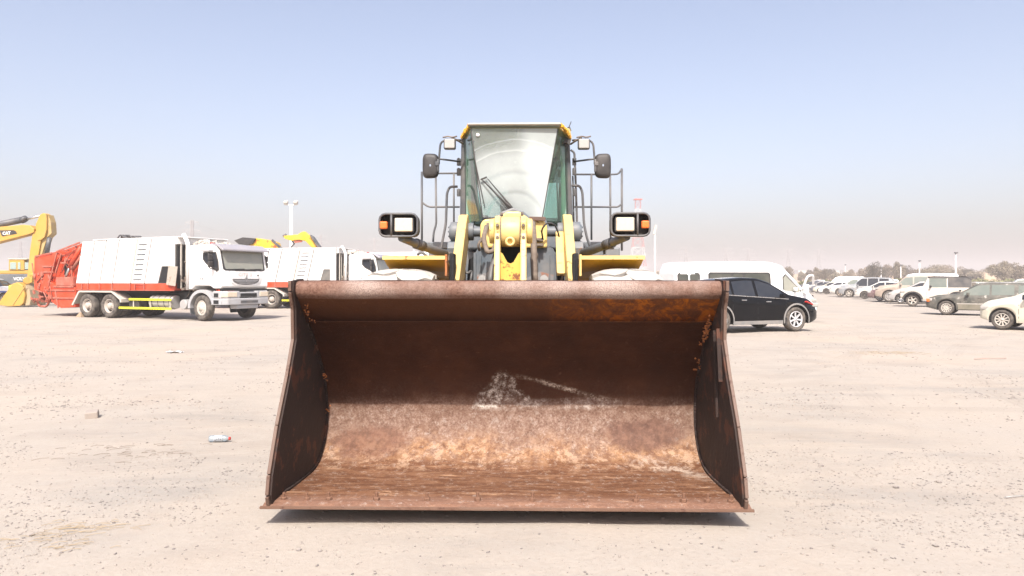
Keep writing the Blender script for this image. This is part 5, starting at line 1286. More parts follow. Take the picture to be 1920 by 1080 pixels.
# chassis, tanks, guards
m = MB(); 
for sy in (-1, 1): m.box((-3.5, sy*.42, .98), (8.4, .09, .28))
for x in (-7.4, -5.8, -4, -2.6, -1.2, .6): m.box((x, 0, .98), (.12, .8, .2))
m.build_each('chassis_rail', M['cavity'], TK)
m = MB(); m.box((-3.6, 0, 1.12), (3.2, 2.0, .10)); m.box((-1.2, 0, .85), (1.0, 1.6, .5)); m.box((0, 0, .8), (.9, 1.0, .5)); m.build_each('running_gear', M['cavity'], TK)
m = MB(); m.cyl((-3.05, -.92, .70), (-1.72, -.92, .70), .27, seg=20); tk = m.build('fuel_tank', M['steel'], TK, bevel=.02)
for x in (-2.85, -2.5, -2.15, -1.85): 
    m = MB(); m.lathe([(.275, -.02), (.29, 0), (.275, .02)], 20, Matrix.Translation((x, -.92, .70)) @ Matrix.Rotation(R_(90), 4, 'Y')); m.build('tank_strap', M['grey_dark'], tk)
m = MB(); m.cyl((-1.02, -1.22, .62), (-1.02, -.6, .62), .20, seg=18); m.build('air_tank', M['steel'], TK, bevel=.03)
m = MB(); m.box((-3.9, -1.0, .55), (.6, .4, .4)); m.build('battery_box', M['black'], TK, bevel=.03)
for nm, x0, x1, z in (('side_guard', -4.12, -1.66, .80), ('side_guard', -4.74, -1.66, .44)):
    m = MB(); m.box(((x0+x1)/2, -1.24, z), (x1-x0, .04, .085)); g0 = m.build(nm, M['hivis'], TK)
    n = int((x1-x0)/.16)
    for k in range(n):
        m2 = MB(); m2.box((x0 + .1 + k*.16, -1.263, z), (.045, .004, .04), Matrix.Rotation(.5, 3, 'Y')); m2.build('stripe', M['grey_dark'], g0)
for x in (-3.9, -2.9, -1.75):
    m = MB(); m.box((x, -1.20, .62), (.05, .04, .45)); m.build('guard_post', M['white_grey'], TK)
for sy in (-1, 1):
    o_ = [(-7.80, .52), (-7.72, .62), (-7.36, 1.10), (-7.28, 1.14), (-5.20, 1.14), (-5.10, 1.10), (-4.60, .80), (-4.60, .66), (-4.67, .66), (-4.68, .76), (-5.16, 1.04), (-5.22, 1.07), (-7.25, 1.07), (-7.30, 1.04), (-7.70, .50)]
    m = MB(); m.prism(o_, sy*1.26, sy*.70, 'y'); m.build('mudguard', M['white_grey'], TK)
    m = MB(); m.box((-4.70, sy*1.0, .55), (.03, .5, .5)); m.build('mud_flap', M['black'], TK)
# ---- tailgate
tail = [(-10.5, 1.16), (-10.5, 2.62), (-10.38, 2.72), (-8.60, 2.95), (-7.15, 3.28), (-7.05, 3.20), (-7.58, 1.16), (-7.66, .42), (-8.62, .36), (-9.18, .58), (-9.6, 1.0)]
mb = MB(); mb.prism(tail, -1.02, 1.02, 'y'); tg = mb.build('tailgate', M['red'], TK, bevel=.03)
cheek = [(-10.5, 1.16), (-10.5, 2.62), (-9.9, 2.66), (-8.9, 2.82), (-8.75, 2.6), (-9.35, 2.1), (-9.5, 1.6), (-8.9, 1.3), (-7.62, 1.3), (-7.66, .42), (-8.62, .36), (-9.18, .58), (-9.6, 1.0)]
for sy in (-1, 1):
    m = MB(); m.prism(cheek, sy*1.02, sy*1.20, 'y'); m.build('tailgate_cheek', M['red'], tg, bevel=.02)
    def bars(nm, L_, mat, y, w): 
        for p, q in L_:
            m = MB(); m.bar((p[0], sy*y, p[1]), (q[0], sy*y, q[1]), .07, w, up=(0, 1, 0)); m.build(nm, mat, tg, bevel=.01)
    bars('tailgate_rib', [((-10.4, 2.66), (-9.2, 2.80)), ((-8.9, 2.85), (-7.3, 3.22)), ((-8.85, 2.8), (-9.45, 1.3)), ((-8.55, 2.75), (-8.95, 1.9)), ((-9.9, 1.95), (-9.1, 1.95)), ((-9.85, 2.2), (-9.2, 2.2)), ((-9.1, 1.30), (-7.7, 1.30)), ((-9.6, 1.14), (-7.65, 1.14)), ((-9.3, .80), (-7.66, .80)), ((-8.75, .36), (-8.95, 1.1)), ((-7.85, 2.2), (-7.80, 1.3)), ((-8.6, 2.35), (-8.2, 2.35))], M['red_faded'], 1.22, .05)
    m = MB(); m.prism([(-8.92, 1.34), (-8.92, 1.72), (-7.75, 1.74), (-7.72, 1.34)], sy*1.03, sy*1.23, 'y'); m.build('tailgate_box', M['red_faded'], tg, bevel=.02)
    m = MB(); m.prism([(-8.60, 1.8), (-8.60, 2.3), (-8.35, 2.3), (-8.35, 1.8)], sy*1.03, sy*1.05, 'y'); m.build('recess', M['cavity'], tg)
    m = MB(); m.cyl((-7.25, sy*1.16, 3.05), (-8.05, sy*1.16, 2.15), .10); m.build('tailgate_cylinder', M['red'], tg); 
    m = MB(); m.cyl((-8.05, sy*1.16, 2.15), (-8.35, sy*1.16, 1.72), .055); m.build('piston_rod', M['chrome'], tg)
    m = MB(); m.cyl((-7.15, sy*1.19, 2.70), (-7.85, sy*1.19, 2.05), .065); m.build('tailgate_cylinder', M['red_faded'], tg)
    m = MB()
    for k in range(12):
        p = Vector((rnd.uniform(-8.5, -7.4), sy*1.1, 2.6)); p.z = 2.55 + (p.x + 8.5)*.35 + rnd.uniform(-.2, .25)
        m.tube([p, p + Vector((rnd.uniform(-.3, .3), sy*.08, rnd.uniform(-.3, .1))), p + Vector((rnd.uniform(-.5, .3), 0, rnd.uniform(-.6, .1)))], .022, 6, .1)
    m.build('hydraulic_line', M['red_faded'], tg)['kind'] = 'stuff'
    m = MB()
    for k in range(34):
        p = Vector((rnd.uniform(-10.55, -9.3), sy*rnd.uniform(1.15, 1.28), rnd.uniform(.55, 1.9)))
        p.x = min(p.x, -9.35 if p.z > 1 else -9.2)
        if k % 3: m.box(p, [rnd.uniform(.04, .22), .06, rnd.uniform(.04, .22)], Matrix.Rotation(rnd.uniform(0, 3), 3, 'Y'))
        else: m.tube([p, p + Vector((rnd.uniform(-.2, .3), 0, rnd.uniform(-.3, .3))), p + Vector((rnd.uniform(-.3, .4), 0, rnd.uniform(-.6, .5)))], .028, 6, .1)
    m.build('lift_linkage', M['red_faded'], tg)['kind'] = 'stuff'
    m = MB(); m.tube([(-10.5, sy*1.1, .75), (-10.3, sy*1.1, .42), (-9.7, sy*1.15, .40), (-9.4, sy*1.15, .75), (-9.45, sy*1.15, 1.1)], .05, 8, .12); m.build('bin_lift_arm', M['red_faded'], tg)
m = MB(); m.box((-10.0, 0, .62), (.9, 1.9, .08)); m.box((-10.45, 0, .9), (.10, 2.0, .5)); m.build('rear_step', M['red_faded'], tg)
for sy, rt in ((-1, 0), (1, 0)): pass
wheels(TK, [0], 1.08, .50, .30, 'front_truck', M['white_grey'], rim_r=.30, steer=R_(-8))
wheels(TK, [-6.83, -5.42], 1.09, .50, .30, 'truck', paint('dusty_pale_rim', (.42, .38, .34), .7, .6), rim_r=.30, dual=True)
m = MB(); m.prism([(-7.45, 0), (-7.1, 0), (-7.12, .18), (-7.2, .2)], -1.3, -1.0, 'y'); wc = m.build('wheel_chock', M['dune'], None)
wc.matrix_world = TK.matrix_basis; tag(wc, 'small sandy wedge chocked behind the rear wheel of the nearer garbage truck', 'wheel chock')
# ---- the second truck
T2 = copy_tree(TK); a2 = -11.0
fx, fy = -8.4, 39.9
T2.location = (fx + 1.08*math.sin(R_(-a2)), fy + 1.08*math.cos(R_(-a2)), 0); T2.rotation_euler = (0, 0, R_(a2)); T2.scale = (1, 1, 1.03)
T2['label'] = 'farther white garbage truck, mostly hidden behind the first one and the bucket'
for ch in list(T2.children_recursive):
    if ch.name.split('.')[0] in ('hatch_opening', 'hatch_door'): bpy.data.objects.remove(ch, do_unlink=True)
# ================================================================== machines on the left
def poly_arm(pts, d, th, name, mat, parent, bevel=.03):
    return MB().prism([(at(px, py, d).x, at(px, py, d).z) for px, py in pts], d - th/2, d + th/2, 'y').build(name, mat, parent, bevel=bevel)
EX = empty('excavator', (0, 0, 0)); tag(EX, 'tall yellow excavator arm and bucket reaching in from the left edge', 'excavator')
d = 44.0
bo = poly_arm([(-190, 478), (-150, 450), (-60, 434), (0, 426.5), (49, 422), (62, 423), (70, 430), (70, 436), (60, 440), (0, 455.5), (-60, 472), (-140, 505), (-185, 510)], d, .62, 'boom', M['yellow_far'], EX)
p_ = lambda x, y: (x/4.9, y/4.9 + 380)
poly_arm([p_(*q) for q in [(352, 200), (392, 112), (420, 98), (445, 108), (452, 150), (450, 250), (432, 320), (400, 345), (372, 352), (352, 300)]], d - .02, .50, 'stick_head', M['yellow_far'], EX)
st = MB()
def stick(pts): return [(at(*p_(*q), d).x, at(*p_(*q), d).z) for q in pts]
st.prism(stick([(318, 290), (352, 262), (400, 320), (375, 470), (335, 640), (325, 730), (268, 715), (275, 640), (295, 450)]), d - .22, d + .22, 'y')
st.build('stick', M['yellow_far'], EX, bevel=.03)
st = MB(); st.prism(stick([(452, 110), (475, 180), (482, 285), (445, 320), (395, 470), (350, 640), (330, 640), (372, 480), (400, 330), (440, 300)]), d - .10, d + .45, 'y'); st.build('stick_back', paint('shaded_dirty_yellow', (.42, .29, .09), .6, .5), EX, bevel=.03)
m = MB(); m.cyl(at(*p_(455, 320), d - .1), at(*p_(430, 468), d - .1), .13); m.cyl(at(*p_(470, 320), d - .1), at(*p_(450, 400), d - .1), .05); m.build('bucket_cylinder', M['grey_dark'], EX)
m = MB(); m.cyl(at(-60, 433, d), at(47, 411, d), .19); m.build('stick_cylinder', M['grey_dark'], EX)
m = MB(); m.cyl(at(44, 412, d), at(80, 404, d), .07); m.build('piston_rod', M['chrome'], EX)
m = MB(); m.cyl(at(42.5, 409, d), at(47, 414, d), .24, seg=12); m.build('cylinder_gland', M['grey_dark'], EX)
m = MB(); m.bar(at(*p_(275, 660), d - .25), at(*p_(345, 668), d - .25), .18, .12); m.bar(at(*p_(300, 650), d - .25), at(*p_(285, 735), d - .25), .12); m.cyl(at(*p_(250, 715), d - .3), at(*p_(250, 715), d + .3), .22, seg=14); m.build('bucket_link', M['yellow_far'], EX, bevel=.02)
bp = [(52, 935), (190, 745), (235, 730), (285, 760), (305, 850), (290, 920), (260, 945), (150, 950)]
m = MB(); q = stick(bp); m.prism(q, d - .75, d + .75, 'y'); bu = m.build('digging_bucket', M['yellow_far'], EX, bevel=.04)
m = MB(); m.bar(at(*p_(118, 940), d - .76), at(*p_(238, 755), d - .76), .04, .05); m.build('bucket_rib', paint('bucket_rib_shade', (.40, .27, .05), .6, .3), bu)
m = MB(); q = stick([(285, 750), (330, 800), (345, 880), (330, 940), (290, 945), (305, 850)]); m.prism(q, d - .6, d + .95, 'y'); m.build('bucket_back', paint('dusty_ochre', (.38, .28, .15), .7, .5), bu, bevel=.04)
m = MB(); m.prism([(at(*p_(x, y), d).x, at(*p_(x, y), d).z) for x, y in [(30, 258), (160, 256), (180, 268), (190, 288), (60, 313), (48, 305)]], d - .325, d - .312, 'y'); dc = m.build('logo_panel', M['black'], bo)
c = at(*p_(95, 284), d); text('CAT', .25, M['white_clean'], bo, (c.x, d - .33, c.z), (R_(90), R_(-5), 0), bold=.010)
m = MB(); m.prism([(c.x - .16, c.z - .12), (c.x + .02, c.z + .02), (c.x + .16, c.z - .11)], d - .329, d - .327, 'y'); m.build('logo_triangle', M['yellow_far'], bo)
# machine body out of frame on the left
m = MB(); m.box((-40.5, d, 2.1), (4.6, 2.8, 1.5)); m.build('house', M['yellow_far'], EX, bevel=.1)
m = MB(); m.box((-38.6, d - .8, 2.8), (1.6, 1.1, 1.6)); m.build('cab', M['glass'], EX, bevel=.08)
for sy in (-1, 1):
    m = MB(); m.box((-40.2, d + sy*1.2, .5), (4.4, .6, .95)); m.build('track', M['black'], EX, bevel=.35, bseg=4)

VO = empty('excavator', (0, 0, 0)); tag(VO, 'older yellow excavator with square cab and dark counterweight behind the tall arm', 'excavator'); d = 50.0
def bx(nm, x0, x1, y0, y1, mat, par, dd=d, th=2.4, bevel=.05, front=0.0):
    a, b = at(x0, y0, dd), at(x1, y1, dd)
    m = MB(); m.box(((a.x + b.x)/2, dd + th/2 - front, (a.z + b.z)/2), (b.x - a.x, th, a.z - b.z)); return m.build(nm, mat, par, bevel=bevel)
hs_ = bx('counterweight', -14, 60, 514, 534, M['grey'], VO, d, 2.6)
bx('engine_deck', -14, 57, 507, 514, M['yellow_far'], VO, d + .1, 2.4)
cb = bx('cab', 16, 45, 487, 507, M['yellow_far'], VO, d + .05, 1.5)
bx('cab_roof', 14, 50, 484.5, 487, paint('pale_cab_roof', (.6, .52, .36), .6, .4), VO, d, 1.7)
bx('cab_window', 18.5, 30, 492, 505, M['glass_pale'], cb, d + .02, .05, .03); bx('cab_window', 33, 38, 492, 505, M['glass_pale'], cb, d + .02, .05, .03); bx('cab_window', 46, 53, 492, 505, M['glass_pale'], VO, d + .12, .05, .03)
bx('cab_side', 45, 56, 487, 507, M['white_grey'], VO, d + .3, 1.3)
c = at(40, 523, d - .01); text('VOLVO', .30, M['white_clean'], hs_, (c.x, d - .01, c.z), (R_(90), 0, 0), bold=.012, sx=1.1)
bx('undercarriage', -5, 50, 534, 552, M['cavity'], VO, d + .4, 1.8)
for k, dd in enumerate((d + .1, d + 1.9)):
    m = MB(); m.box((at(22, 0, d).x, dd, .42), (3.6, .55, .8)); m.build('track', M['black'], VO, bevel=.3, bseg=4)
RD = empty('compact_loader', (0, 0, 0)); tag(RD, 'low yellow compact machine between the old excavator and the digging bucket', 'compact loader'); d2 = 45.6
b0 = bx('hood', 14, 45, 534, 551, paint('bright_yellow_hood', (.66, .52, .03), .45, .2), RD, d2, 1.3, .12)
bx('vent', 25, 34, 543, 547, M['red_faded'], b0, d2 - .01, .05, .01)
bx('base', 13, 50, 551, 566, M['hose'], RD, d2 + .1, 1.2)
for x in (20, 42):
    m = MB(); p = at(x, 0, d2); m.cyl((p.x, d2 + .05, .38), (p.x, d2 + 1.2, .38), .38, seg=20); m.build('wheel', M['hose'], RD, bevel=.04)
# white and blue car cut by the left edge
p = at(-4, 0, 47.0)
def stripe(root, S, f):
    for sy in (-1, 1):
        m = MB(); m.grid(lambda x, v: (x, sy*(f['wid'](x)*1.0 + .008), .80 + .10*v), list(np.linspace(-1.9, 1.9, 10)), [0, 1]); m.build('blue_stripe', paint('blue_stripe', (.04, .10, .35), .4, .1), root)
car('white car with a blue stripe at the left edge below the old excavator', 'car', (p.x - 1.0, 47.8), 2, shape('suv', mat=M['white_clean'], extra=stripe, rim=M['steel']), 'parked_car')

# yellow machines behind the garbage trucks
BH = empty('backhoe_loader', (0, 0, 0)); tag(BH, 'yellow backhoe loader whose raised bucket shows above the sun visor of the near truck', 'backhoe loader'); d = 56.0
poly_arm([(446, 452), (462, 446), (486, 448), (480, 458), (470, 461), (455, 459)], d, 1.6, 'loader_bucket', M['black'], BH, .02)
poly_arm([(468, 448), (485, 447), (500, 449), (512, 451), (522, 455), (528, 470), (500, 478), (470, 464)], d - .2, .8, 'loader_arm', paint('bright_machine_yellow', (.72, .42, .01), .5, .15, (.45, .09, .02), 2.2, wth=.56), BH, .04)
m = MB(); m.bar(at(510, 450, d - .6), at(530, 468, d - .6), .16); m.build('piston_rod', M['grey_dark'], BH)
m = MB(); m.box((at(500, 0, d).x, d + .2, 1.7), (3.2, 1.6, 1.5)); m.build('body', M['yellow_far'], BH, bevel=.1)
for k in (-1, 1):
    for sy in (-.5, 1.0):
        m = MB(); x0 = at(500, 0, d).x + k*1.2; m.cyl((x0, d + sy, .6), (x0, d + sy + .35, .6), .6, seg=18); m.build('wheel', M['rubber'], BH)
CR = empty('truck_crane', (0, 0, 0)); tag(CR, 'yellow folded knuckle crane rising above the middle of the farther garbage truck', 'crane'); d = 54.0
ycr = bpy.data.materials['bright_machine_yellow']
poly_arm([(533, 443), (544, 441), (560, 440), (566, 436), (572, 434), (578, 439), (584, 441), (600, 463), (610, 480), (598, 482), (585, 463), (574, 452), (562, 450), (548, 452), (536, 448)], d, .5, 'crane_boom', ycr, CR, .03)
poly_arm([(582, 440), (588, 444), (606, 470), (603, 473)], d - .15, .7, 'boom_edge', M['grey_dark'], CR, .01)
m = MB(); m.tube([at(548, 452, d), at(552, 457, d), at(545, 464, d)], .06, 6); m.tube([at(531, 443, d), at(537, 440, d)], .10, 6); m.build('hook_line', M['grey_dark'], CR)
m = MB(); m.bar(at(552, 452, d - .1), at(566, 450, d - .1), .15, .3); m.build('counter_plate', M['red_faded'], CR)
m = MB(); m.box((at(600, 0, d).x, d + .5, 1.3), (5.0, 2.2, 1.2)); m.build('flatbed', M['grey'], CR, bevel=.05)
m = MB(); m.cyl((at(604, 0, d).x, d + .1, 1.6), (at(604, 0, d).x, d + .1, 3.6), .35); m.build('crane_post', ycr, CR)
for k in (-1.5, 1.5):
    for sy in (-.4, 1.2):
        m = MB(); x0 = at(600, 0, d).x + k; m.cyl((x0, d + sy, .5), (x0, d + sy + .3, .5), .5, seg=18); m.build('wheel', M['rubber'], CR)
# white coach behind the second truck's cab
CO = empty('coach', (0, 0, 0)); tag(CO, 'plain white coach roof and side standing between the farther truck cab and the loader', 'coach'); d = 52.0
x0, x1 = at(652, 0, d).x, at(852, 0, d).x
m = MB(); m.prism([(x0, .5), (x0, 3.45), (x0 + .3, 3.62), (x1 - .5, 3.70), (x1, 3.3), (x1, .5)], d, d + 2.5, 'y'); cob = m.build('body', M['white'], CO, bevel=.12)
m = MB(); m.box(((x0 + x1)/2, d - .01, 3.20), (x1 - x0 - .3, .03, .05)); m.build('roof_trim', M['white_grey'], cob)
for k in range(5):
    m = MB(); m.box((x0 + 1.0 + k*1.35, d - .01, 2.4), (1.15, .03, .85)); m.build('window', M['white_grey'], cob, bevel=.01)
for x in (x0 + 1.4, x1 - 1.4):
    m = MB(); m.cyl((x, d - .02, .5), (x, d + .3, .5), .5, seg=20); m.build('wheel', M['rubber'], CO)
    m = MB(); m.cyl((x, d + 2.2, .5), (x, d + 2.5, .5), .5, seg=20); m.build('wheel', M['rubber'], CO)
RK = MB()
for k in range(7):
    a = at(658 + k*2, 474 - (k % 2)*2, d - .0); RK.tube([a + Vector((0, .6, -.1)), a + Vector((.05, .6, .12)), a + Vector((.12, .6, 0))], .03, 5)
RK.bar(at(657, 476, d) + Vector((0, .6, -.1)), at(673, 476, d) + Vector((0, .6, -.1)), .06)
rk = RK.build('roof_rack', M['red_faded']); tag(rk, 'small red tube rack lying on the white coach roof', 'roof rack')
# dusty tarpaulin humps behind the near truck's roof line
for i, (px, py, w_) in enumerate(((233, 440, 15), (254, 442, 10))):
    d3 = 36.0; m = MB(); c = at(px, py + 4, d3)
    for k in range(7): m.tube([c + Vector((-.35 + k*.1, rnd.uniform(-.2, .2), -.14)), c + Vector((-.2 + k*.07, 0, .12)), c + Vector((.1 + k*.05, rnd.uniform(-.2, .2), -.05)), c + Vector((.38, 0, -.2))], .035, 6, .12)
    m.bar(c + Vector((0, 0, -.1)), Vector((c.x, d3, 0)), .10)
    o = m.build('scrap_bundle', M['grey_dark']); tag(o, ('larger left', 'smaller right')[i] + ' tangle of dark hoses on a post above the near garbage truck', 'hose bundle')

# ================================================================== poles, mast, pylons
def pole(px, pytop, H, d, label, heads='twin', name='light_pole', rr=.13):
    p = at(px, 0, d); root = empty(name, (p.x, d, 0)); tag(root, label, 'light pole', 'light poles round the yard')
    m = MB(); m.tube([(0, 0, 0), (0, 0, H)], [rr*1.25, rr*.75], 10); m.build('pole', M['lampwhite'], root)
    if heads == 'twin':
        m = MB(); m.tube([(-.42, 0, H + .12), (0, 0, H - .15), (.42, 0, H + .12)], .06, 6, .15); m.build('cross_arm', M['lampwhite'], root)
        for sx in (-1, 1):
            m = MB(); m.box((sx*.46, -.1, H + .18), (.36, .4, .34), Matrix.Rotation(R_(35), 3, 'X')); m.build('floodlight', M['white_grey'], root, bevel=.05)
    elif heads == 'panel':
        m = MB(); m.box((0, 0, H + .5), (.35, .3, 1.3), Matrix.Rotation(.2, 3, 'Y')); m.build('floodlight', M['white_grey'], root, bevel=.05)
    else:
        m = MB(); m.box((0, -.1, H + .1), (.42, .5, .22)); m.build('floodlight', M['grey_dark'], root, bevel=.05)
def Hof(py, d): return HC + (HY - py)/F*d
pole(546, 0, Hof(384, 67), 67, 'thick white pole with two floodlights above the farther garbage truck', rr=.17)
pole(1228, 0, Hof(438, 95), 95, 'slim white pole with one tall lamp head right of the loader headlight', 'panel')
pole(1792, 0, Hof(475, 120), 120, 'tallest white lamp pole at right, standing behind the black hardtop', 'one', rr=.14)
pole(1724, 0, Hof(490, 150), 150, 'white lamp pole between the trees left of the tallest one', 'one', rr=.13)
pole(1689, 0, Hof(498, 170), 170, 'short white pole above the long white van roof', 'one', rr=.13)
pole(1652, 0, Hof(502, 190), 190, 'thin faint pole in front of the big tree clump', 'one', rr=.12)
pole(1585, 0, Hof(497, 230), 230, 'thin faint pole in the gap between the trees and the big tree clump', 'one', rr=.12)
pole(1244, 0, Hof(500, 200), 200, 'short faint pole beside the rear of the white van', 'one', rr=.13)
pole(776, 0, Hof(465, 160), 160, 'thin pole seen between the left headlight arm and the yellow fender', 'one', rr=.12)
def lattice(name, x, y, H, wb_, wt, segs, mat2, label, cat, arms=(), r=.10, group=None):
    root = empty(name, (x, y, 0)); tag(root, label, cat, group)
    for k in range(segs):
        z0, z1 = H*k/segs, H*(k+1)/segs
        f_ = lambda z: (wb_ + (wt - wb_)*min(1, z/H/.8))/2
        m = MB(); cs = [(-1, -1), (1, -1), (1, 1), (-1, 1)]
        for i in range(4):
            a, b = cs[i], cs[(i+1) % 4]
            m.bar((a[0]*f_(z0), a[1]*f_(z0), z0), (a[0]*f_(z1), a[1]*f_(z1), z1), r*1.5)
            m.bar((a[0]*f_(z0), a[1]*f_(z0), z0), (b[0]*f_(z1), b[1]*f_(z1), z1), r)
            m.bar((b[0]*f_(z0), b[1]*f_(z0), z0), (a[0]*f_(z1), a[1]*f_(z1), z1), r)
            m.bar((a[0]*f_(z1), a[1]*f_(z1), z1), (b[0]*f_(z1), b[1]*f_(z1), z1), r)
        m.build('lattice_section', mat2[k % len(mat2)], root)
    for z, w_ in arms:
        m = MB()
        for sx in (-1, 1): m.bar((0, 0, z + r*6), (sx*w_, 0, z), r*1.3); m.bar((0, 0, z - r*6), (sx*w_, 0, z), r*1.3); m.bar((sx*w_, 0, z), (sx*w_, 0, z - r*14), r)
        m.build('cross_arm', mat2[0], root)
    return root
p = at(1196, 0, 240); lattice('telecom_mast', p.x, 240, Hof(374, 240), 6.0, 1.7, 9, [M['mast_red'], M['lampwhite']], 'red and white lattice telecom mast behind the right headlight', 'telecom mast', r=.045)
m = MB(); m.box((p.x, 240, Hof(374, 240)), (2.6, 2.6, .3)); m.build('mast_platform', M['mast_red'], bpy.data.objects['telecom_mast']).matrix_parent_inverse = Matrix.Translation((-p.x, -240, 0))
WH = ['pylon above the near garbage truck body', 'pylon behind the stick of the tall excavator', 'pylon just right of the crane above the farther truck', 'pylon left of the left headlight of the loader', 'first faint pylon right of the mast, above the rear of the white van', 'second faint pylon above the middle of the white van', 'third faint pylon above the windscreen of the white van', 'faint pylon above the trees right of the white van', 'faint pylon above the dune gap']
for i, (px, py, d) in enumerate([(360, 413, 420), (38, 452, 520), (601, 440, 560), (702, 446, 600), (1286, 462, 620), (1361, 464, 640), (1403, 466, 660), (1478, 466, 680), (1535, 468, 700)]):
    p = at(px, 0, d); H = Hof(py, d); lattice('power_pylon', p.x, d, H, d*.010, 1.2, 7, [M['pylon']], 'steel lattice ' + WH[i], 'pylon', [(H*.97, d*.009), (H*.84, d*.012), (H*.71, d*.009)], .16, 'power pylons in the haze')
def span(p, q, sag, label):
    m = MB(); pts = [Vector(p).lerp(Vector(q), t) - Vector((0, 0, sag*4*t*(1-t))) for t in np.linspace(0, 1, 10)]; m.tube(pts, .07, 4)
    tag(m.build('power_line', M['pylon']), label, 'power line')
P1 = at(38, 452, 520); P2_ = at(360, 413, 420); P3 = at(601, 440, 560); P4 = at(702, 446, 600); P5 = at(1286, 462, 620)
for a, b, t in ((P1, P2_, 'from the pylon behind the excavator to the one above the near truck'), (P2_, P3, 'from the pylon above the near truck to the one by the crane'), (P3, P4, 'between the two pylons left of the loader'), (P4, P5, 'running behind the loader from left to right')):
    for z in (0, 1):
        span(a - Vector((0, 0, 2 + 5*z)), b - Vector((0, 0, 2 + 5*z)), 5, ('upper' if z == 0 else 'lower') + ' power line ' + t)

# ================================================================== dunes, trees, town
def dune(cx, cy, rx, ry, h, name, label=None, seed=0):
    m = MB(); n = 40
    def f(u, v):
        x, y = cx + rx*u, cy + ry*v; r = math.sqrt(u*u + v*v)
        z = h*max(0, math.cos(min(1, r)*math.pi/2))**1.3*(1 + .35*mnoise.noise(Vector((x*.05, y*.05, seed)))) + .4*mnoise.noise(Vector((x*.2, y*.2, seed)))*max(0, 1-r)
        return (x, y, z - .35)
    m.grid(f, list(np.linspace(-1, 1, n)), list(np.linspace(-1, 1, n))); o = m.build(name, M['dune']); o['kind'] = 'structure'
for k, (px, d, rx, ry, h) in enumerate([(1500, 300, 45, 40, 4.5), (1590, 260, 34, 30, 4.6), (1640, 240, 30, 25, 3.6), (1700, 280, 50, 35, 5.0), (1838, 200, 8, 12, 4.2), (1868, 205, 8, 12, 4.6), (1760, 240, 50, 30, 3.8), (1910, 230, 45, 30, 3.6), (1250, 330, 60, 40, 6.5), (1150, 380, 90, 50, 6.0), (660, 420, 120, 50, 4.0), (100, 420, 150, 60, 4.0)]):
    p = at(px, 0, d); dune(p.x, d, rx, ry, h, 'dune', seed=k)
def crown_mesh(seed, nleaf, rx, rz, blobs, mat, name='crown'):
    r = random.Random(seed); vs_ = []; fs = []
    bl = []
    for k in range(blobs):
        a = r.uniform(0, 6.28); q = r.uniform(0, .72)
        bl.append((q*rx*math.cos(a), q*rx*math.sin(a), rz*(r.uniform(-.55, .75)*(1 - q*.55)), r.uniform(.26, .48)*rx))
    for _ in range(nleaf):
        bx_, by_, bz_, br = r.choice(bl); v = Vector((r.gauss(0, 1), r.gauss(0, 1), r.gauss(0, 1))).normalized() * br * (r.uniform(.55, 1.08))
        c = Vector((bx_ + v.x, by_ + v.y, bz_ + v.z*.8)); s = r.uniform(.07, .19)
        a = Vector((r.gauss(0, 1), r.gauss(0, 1), r.gauss(0, 1))).normalized(); b = a.orthogonal().normalized()
        o = len(vs_); vs_ += [tuple(c + a*s), tuple(c + b*s*.6), tuple(c - a*s), tuple(c - b*s*.6)]; fs.append((o, o+1, o+2, o+3))
    me = bpy.data.meshes.new(name); me.from_pydata(vs_, [], fs); me.materials.append(mat); return me
CM = [crown_mesh(s, 3600, 3.0, 2.0, 13, M['leaf']) for s in range(6)]
def trunk_mesh(seed):
    r = random.Random(seed); m = MB(); m.tube([(0, 0, -.2), (r.uniform(-.1, .1), 0, 1.2), (r.uniform(-.3, .3), .1, 2.4)], [.26, .2, .13], 8)
    for k in range(5):
        a = k*1.3 + r.uniform(-.3, .3); m.tube([(0, 0, 1.0 + .2*k), (.7*math.cos(a), .7*math.sin(a), 2.3 + .1*k), (1.6*math.cos(a), 1.6*math.sin(a), 3.6 + r.uniform(-.3, .5))], [.12, .08, .04], 6)
    return m.mesh('trunk', M['bark'])
TM = [trunk_mesh(s) for s in range(4)]
def tree(px, pytop, d, label, wide=1.0, group='grey-green trees along the far side of the yard'):
    p = at(px, 0, d); H = Hof(pytop, d); s = H / 5.6
    root = empty('bushy_tree', (p.x, d, 0), rnd.uniform(0, 6)); tag(root, label, 'tree', group)
    obj('crown', CM[rnd.randrange(6)], root, (0, 0, 3.2*s), scale=(s*wide, s*wide, s*1.05)); obj('trunk', TM[rnd.randrange(4)], root, scale=(s, s, s))
named = [(1480, 497, 190, 'small lone bushy tree just right of the white van roof', .55), (1640, 490, 175, 'tallest bushy tree of the left clump, behind the white pickups', .75), (1682, 489, 180, 'narrow tall bushy tree right of the big left clump', .55),
         (1880, 488, 165, 'broad dark bushy tree near the right edge', .9), (1908, 493, 168, 'bushy tree at the very right edge of the picture', .9)]
for a in named: tree(*a[:4], a[4])
px = 1502
k = 0
ORD = 'leftmost second third fourth fifth sixth seventh eighth ninth tenth eleventh twelfth thirteenth fourteenth fifteenth sixteenth seventeenth eighteenth nineteenth twentieth twenty-first twenty-second twenty-third twenty-fourth twenty-fifth twenty-sixth'.split()
LINE = (1502, 1517, 1531, 1545, 1556, 1568, 1595, 1612, 1628, 1655, 1668, 1700, 1714, 1730, 1745, 1758, 1772, 1785, 1802, 1815, 1828, 1848, 1862, 1893, 1925, 1940)
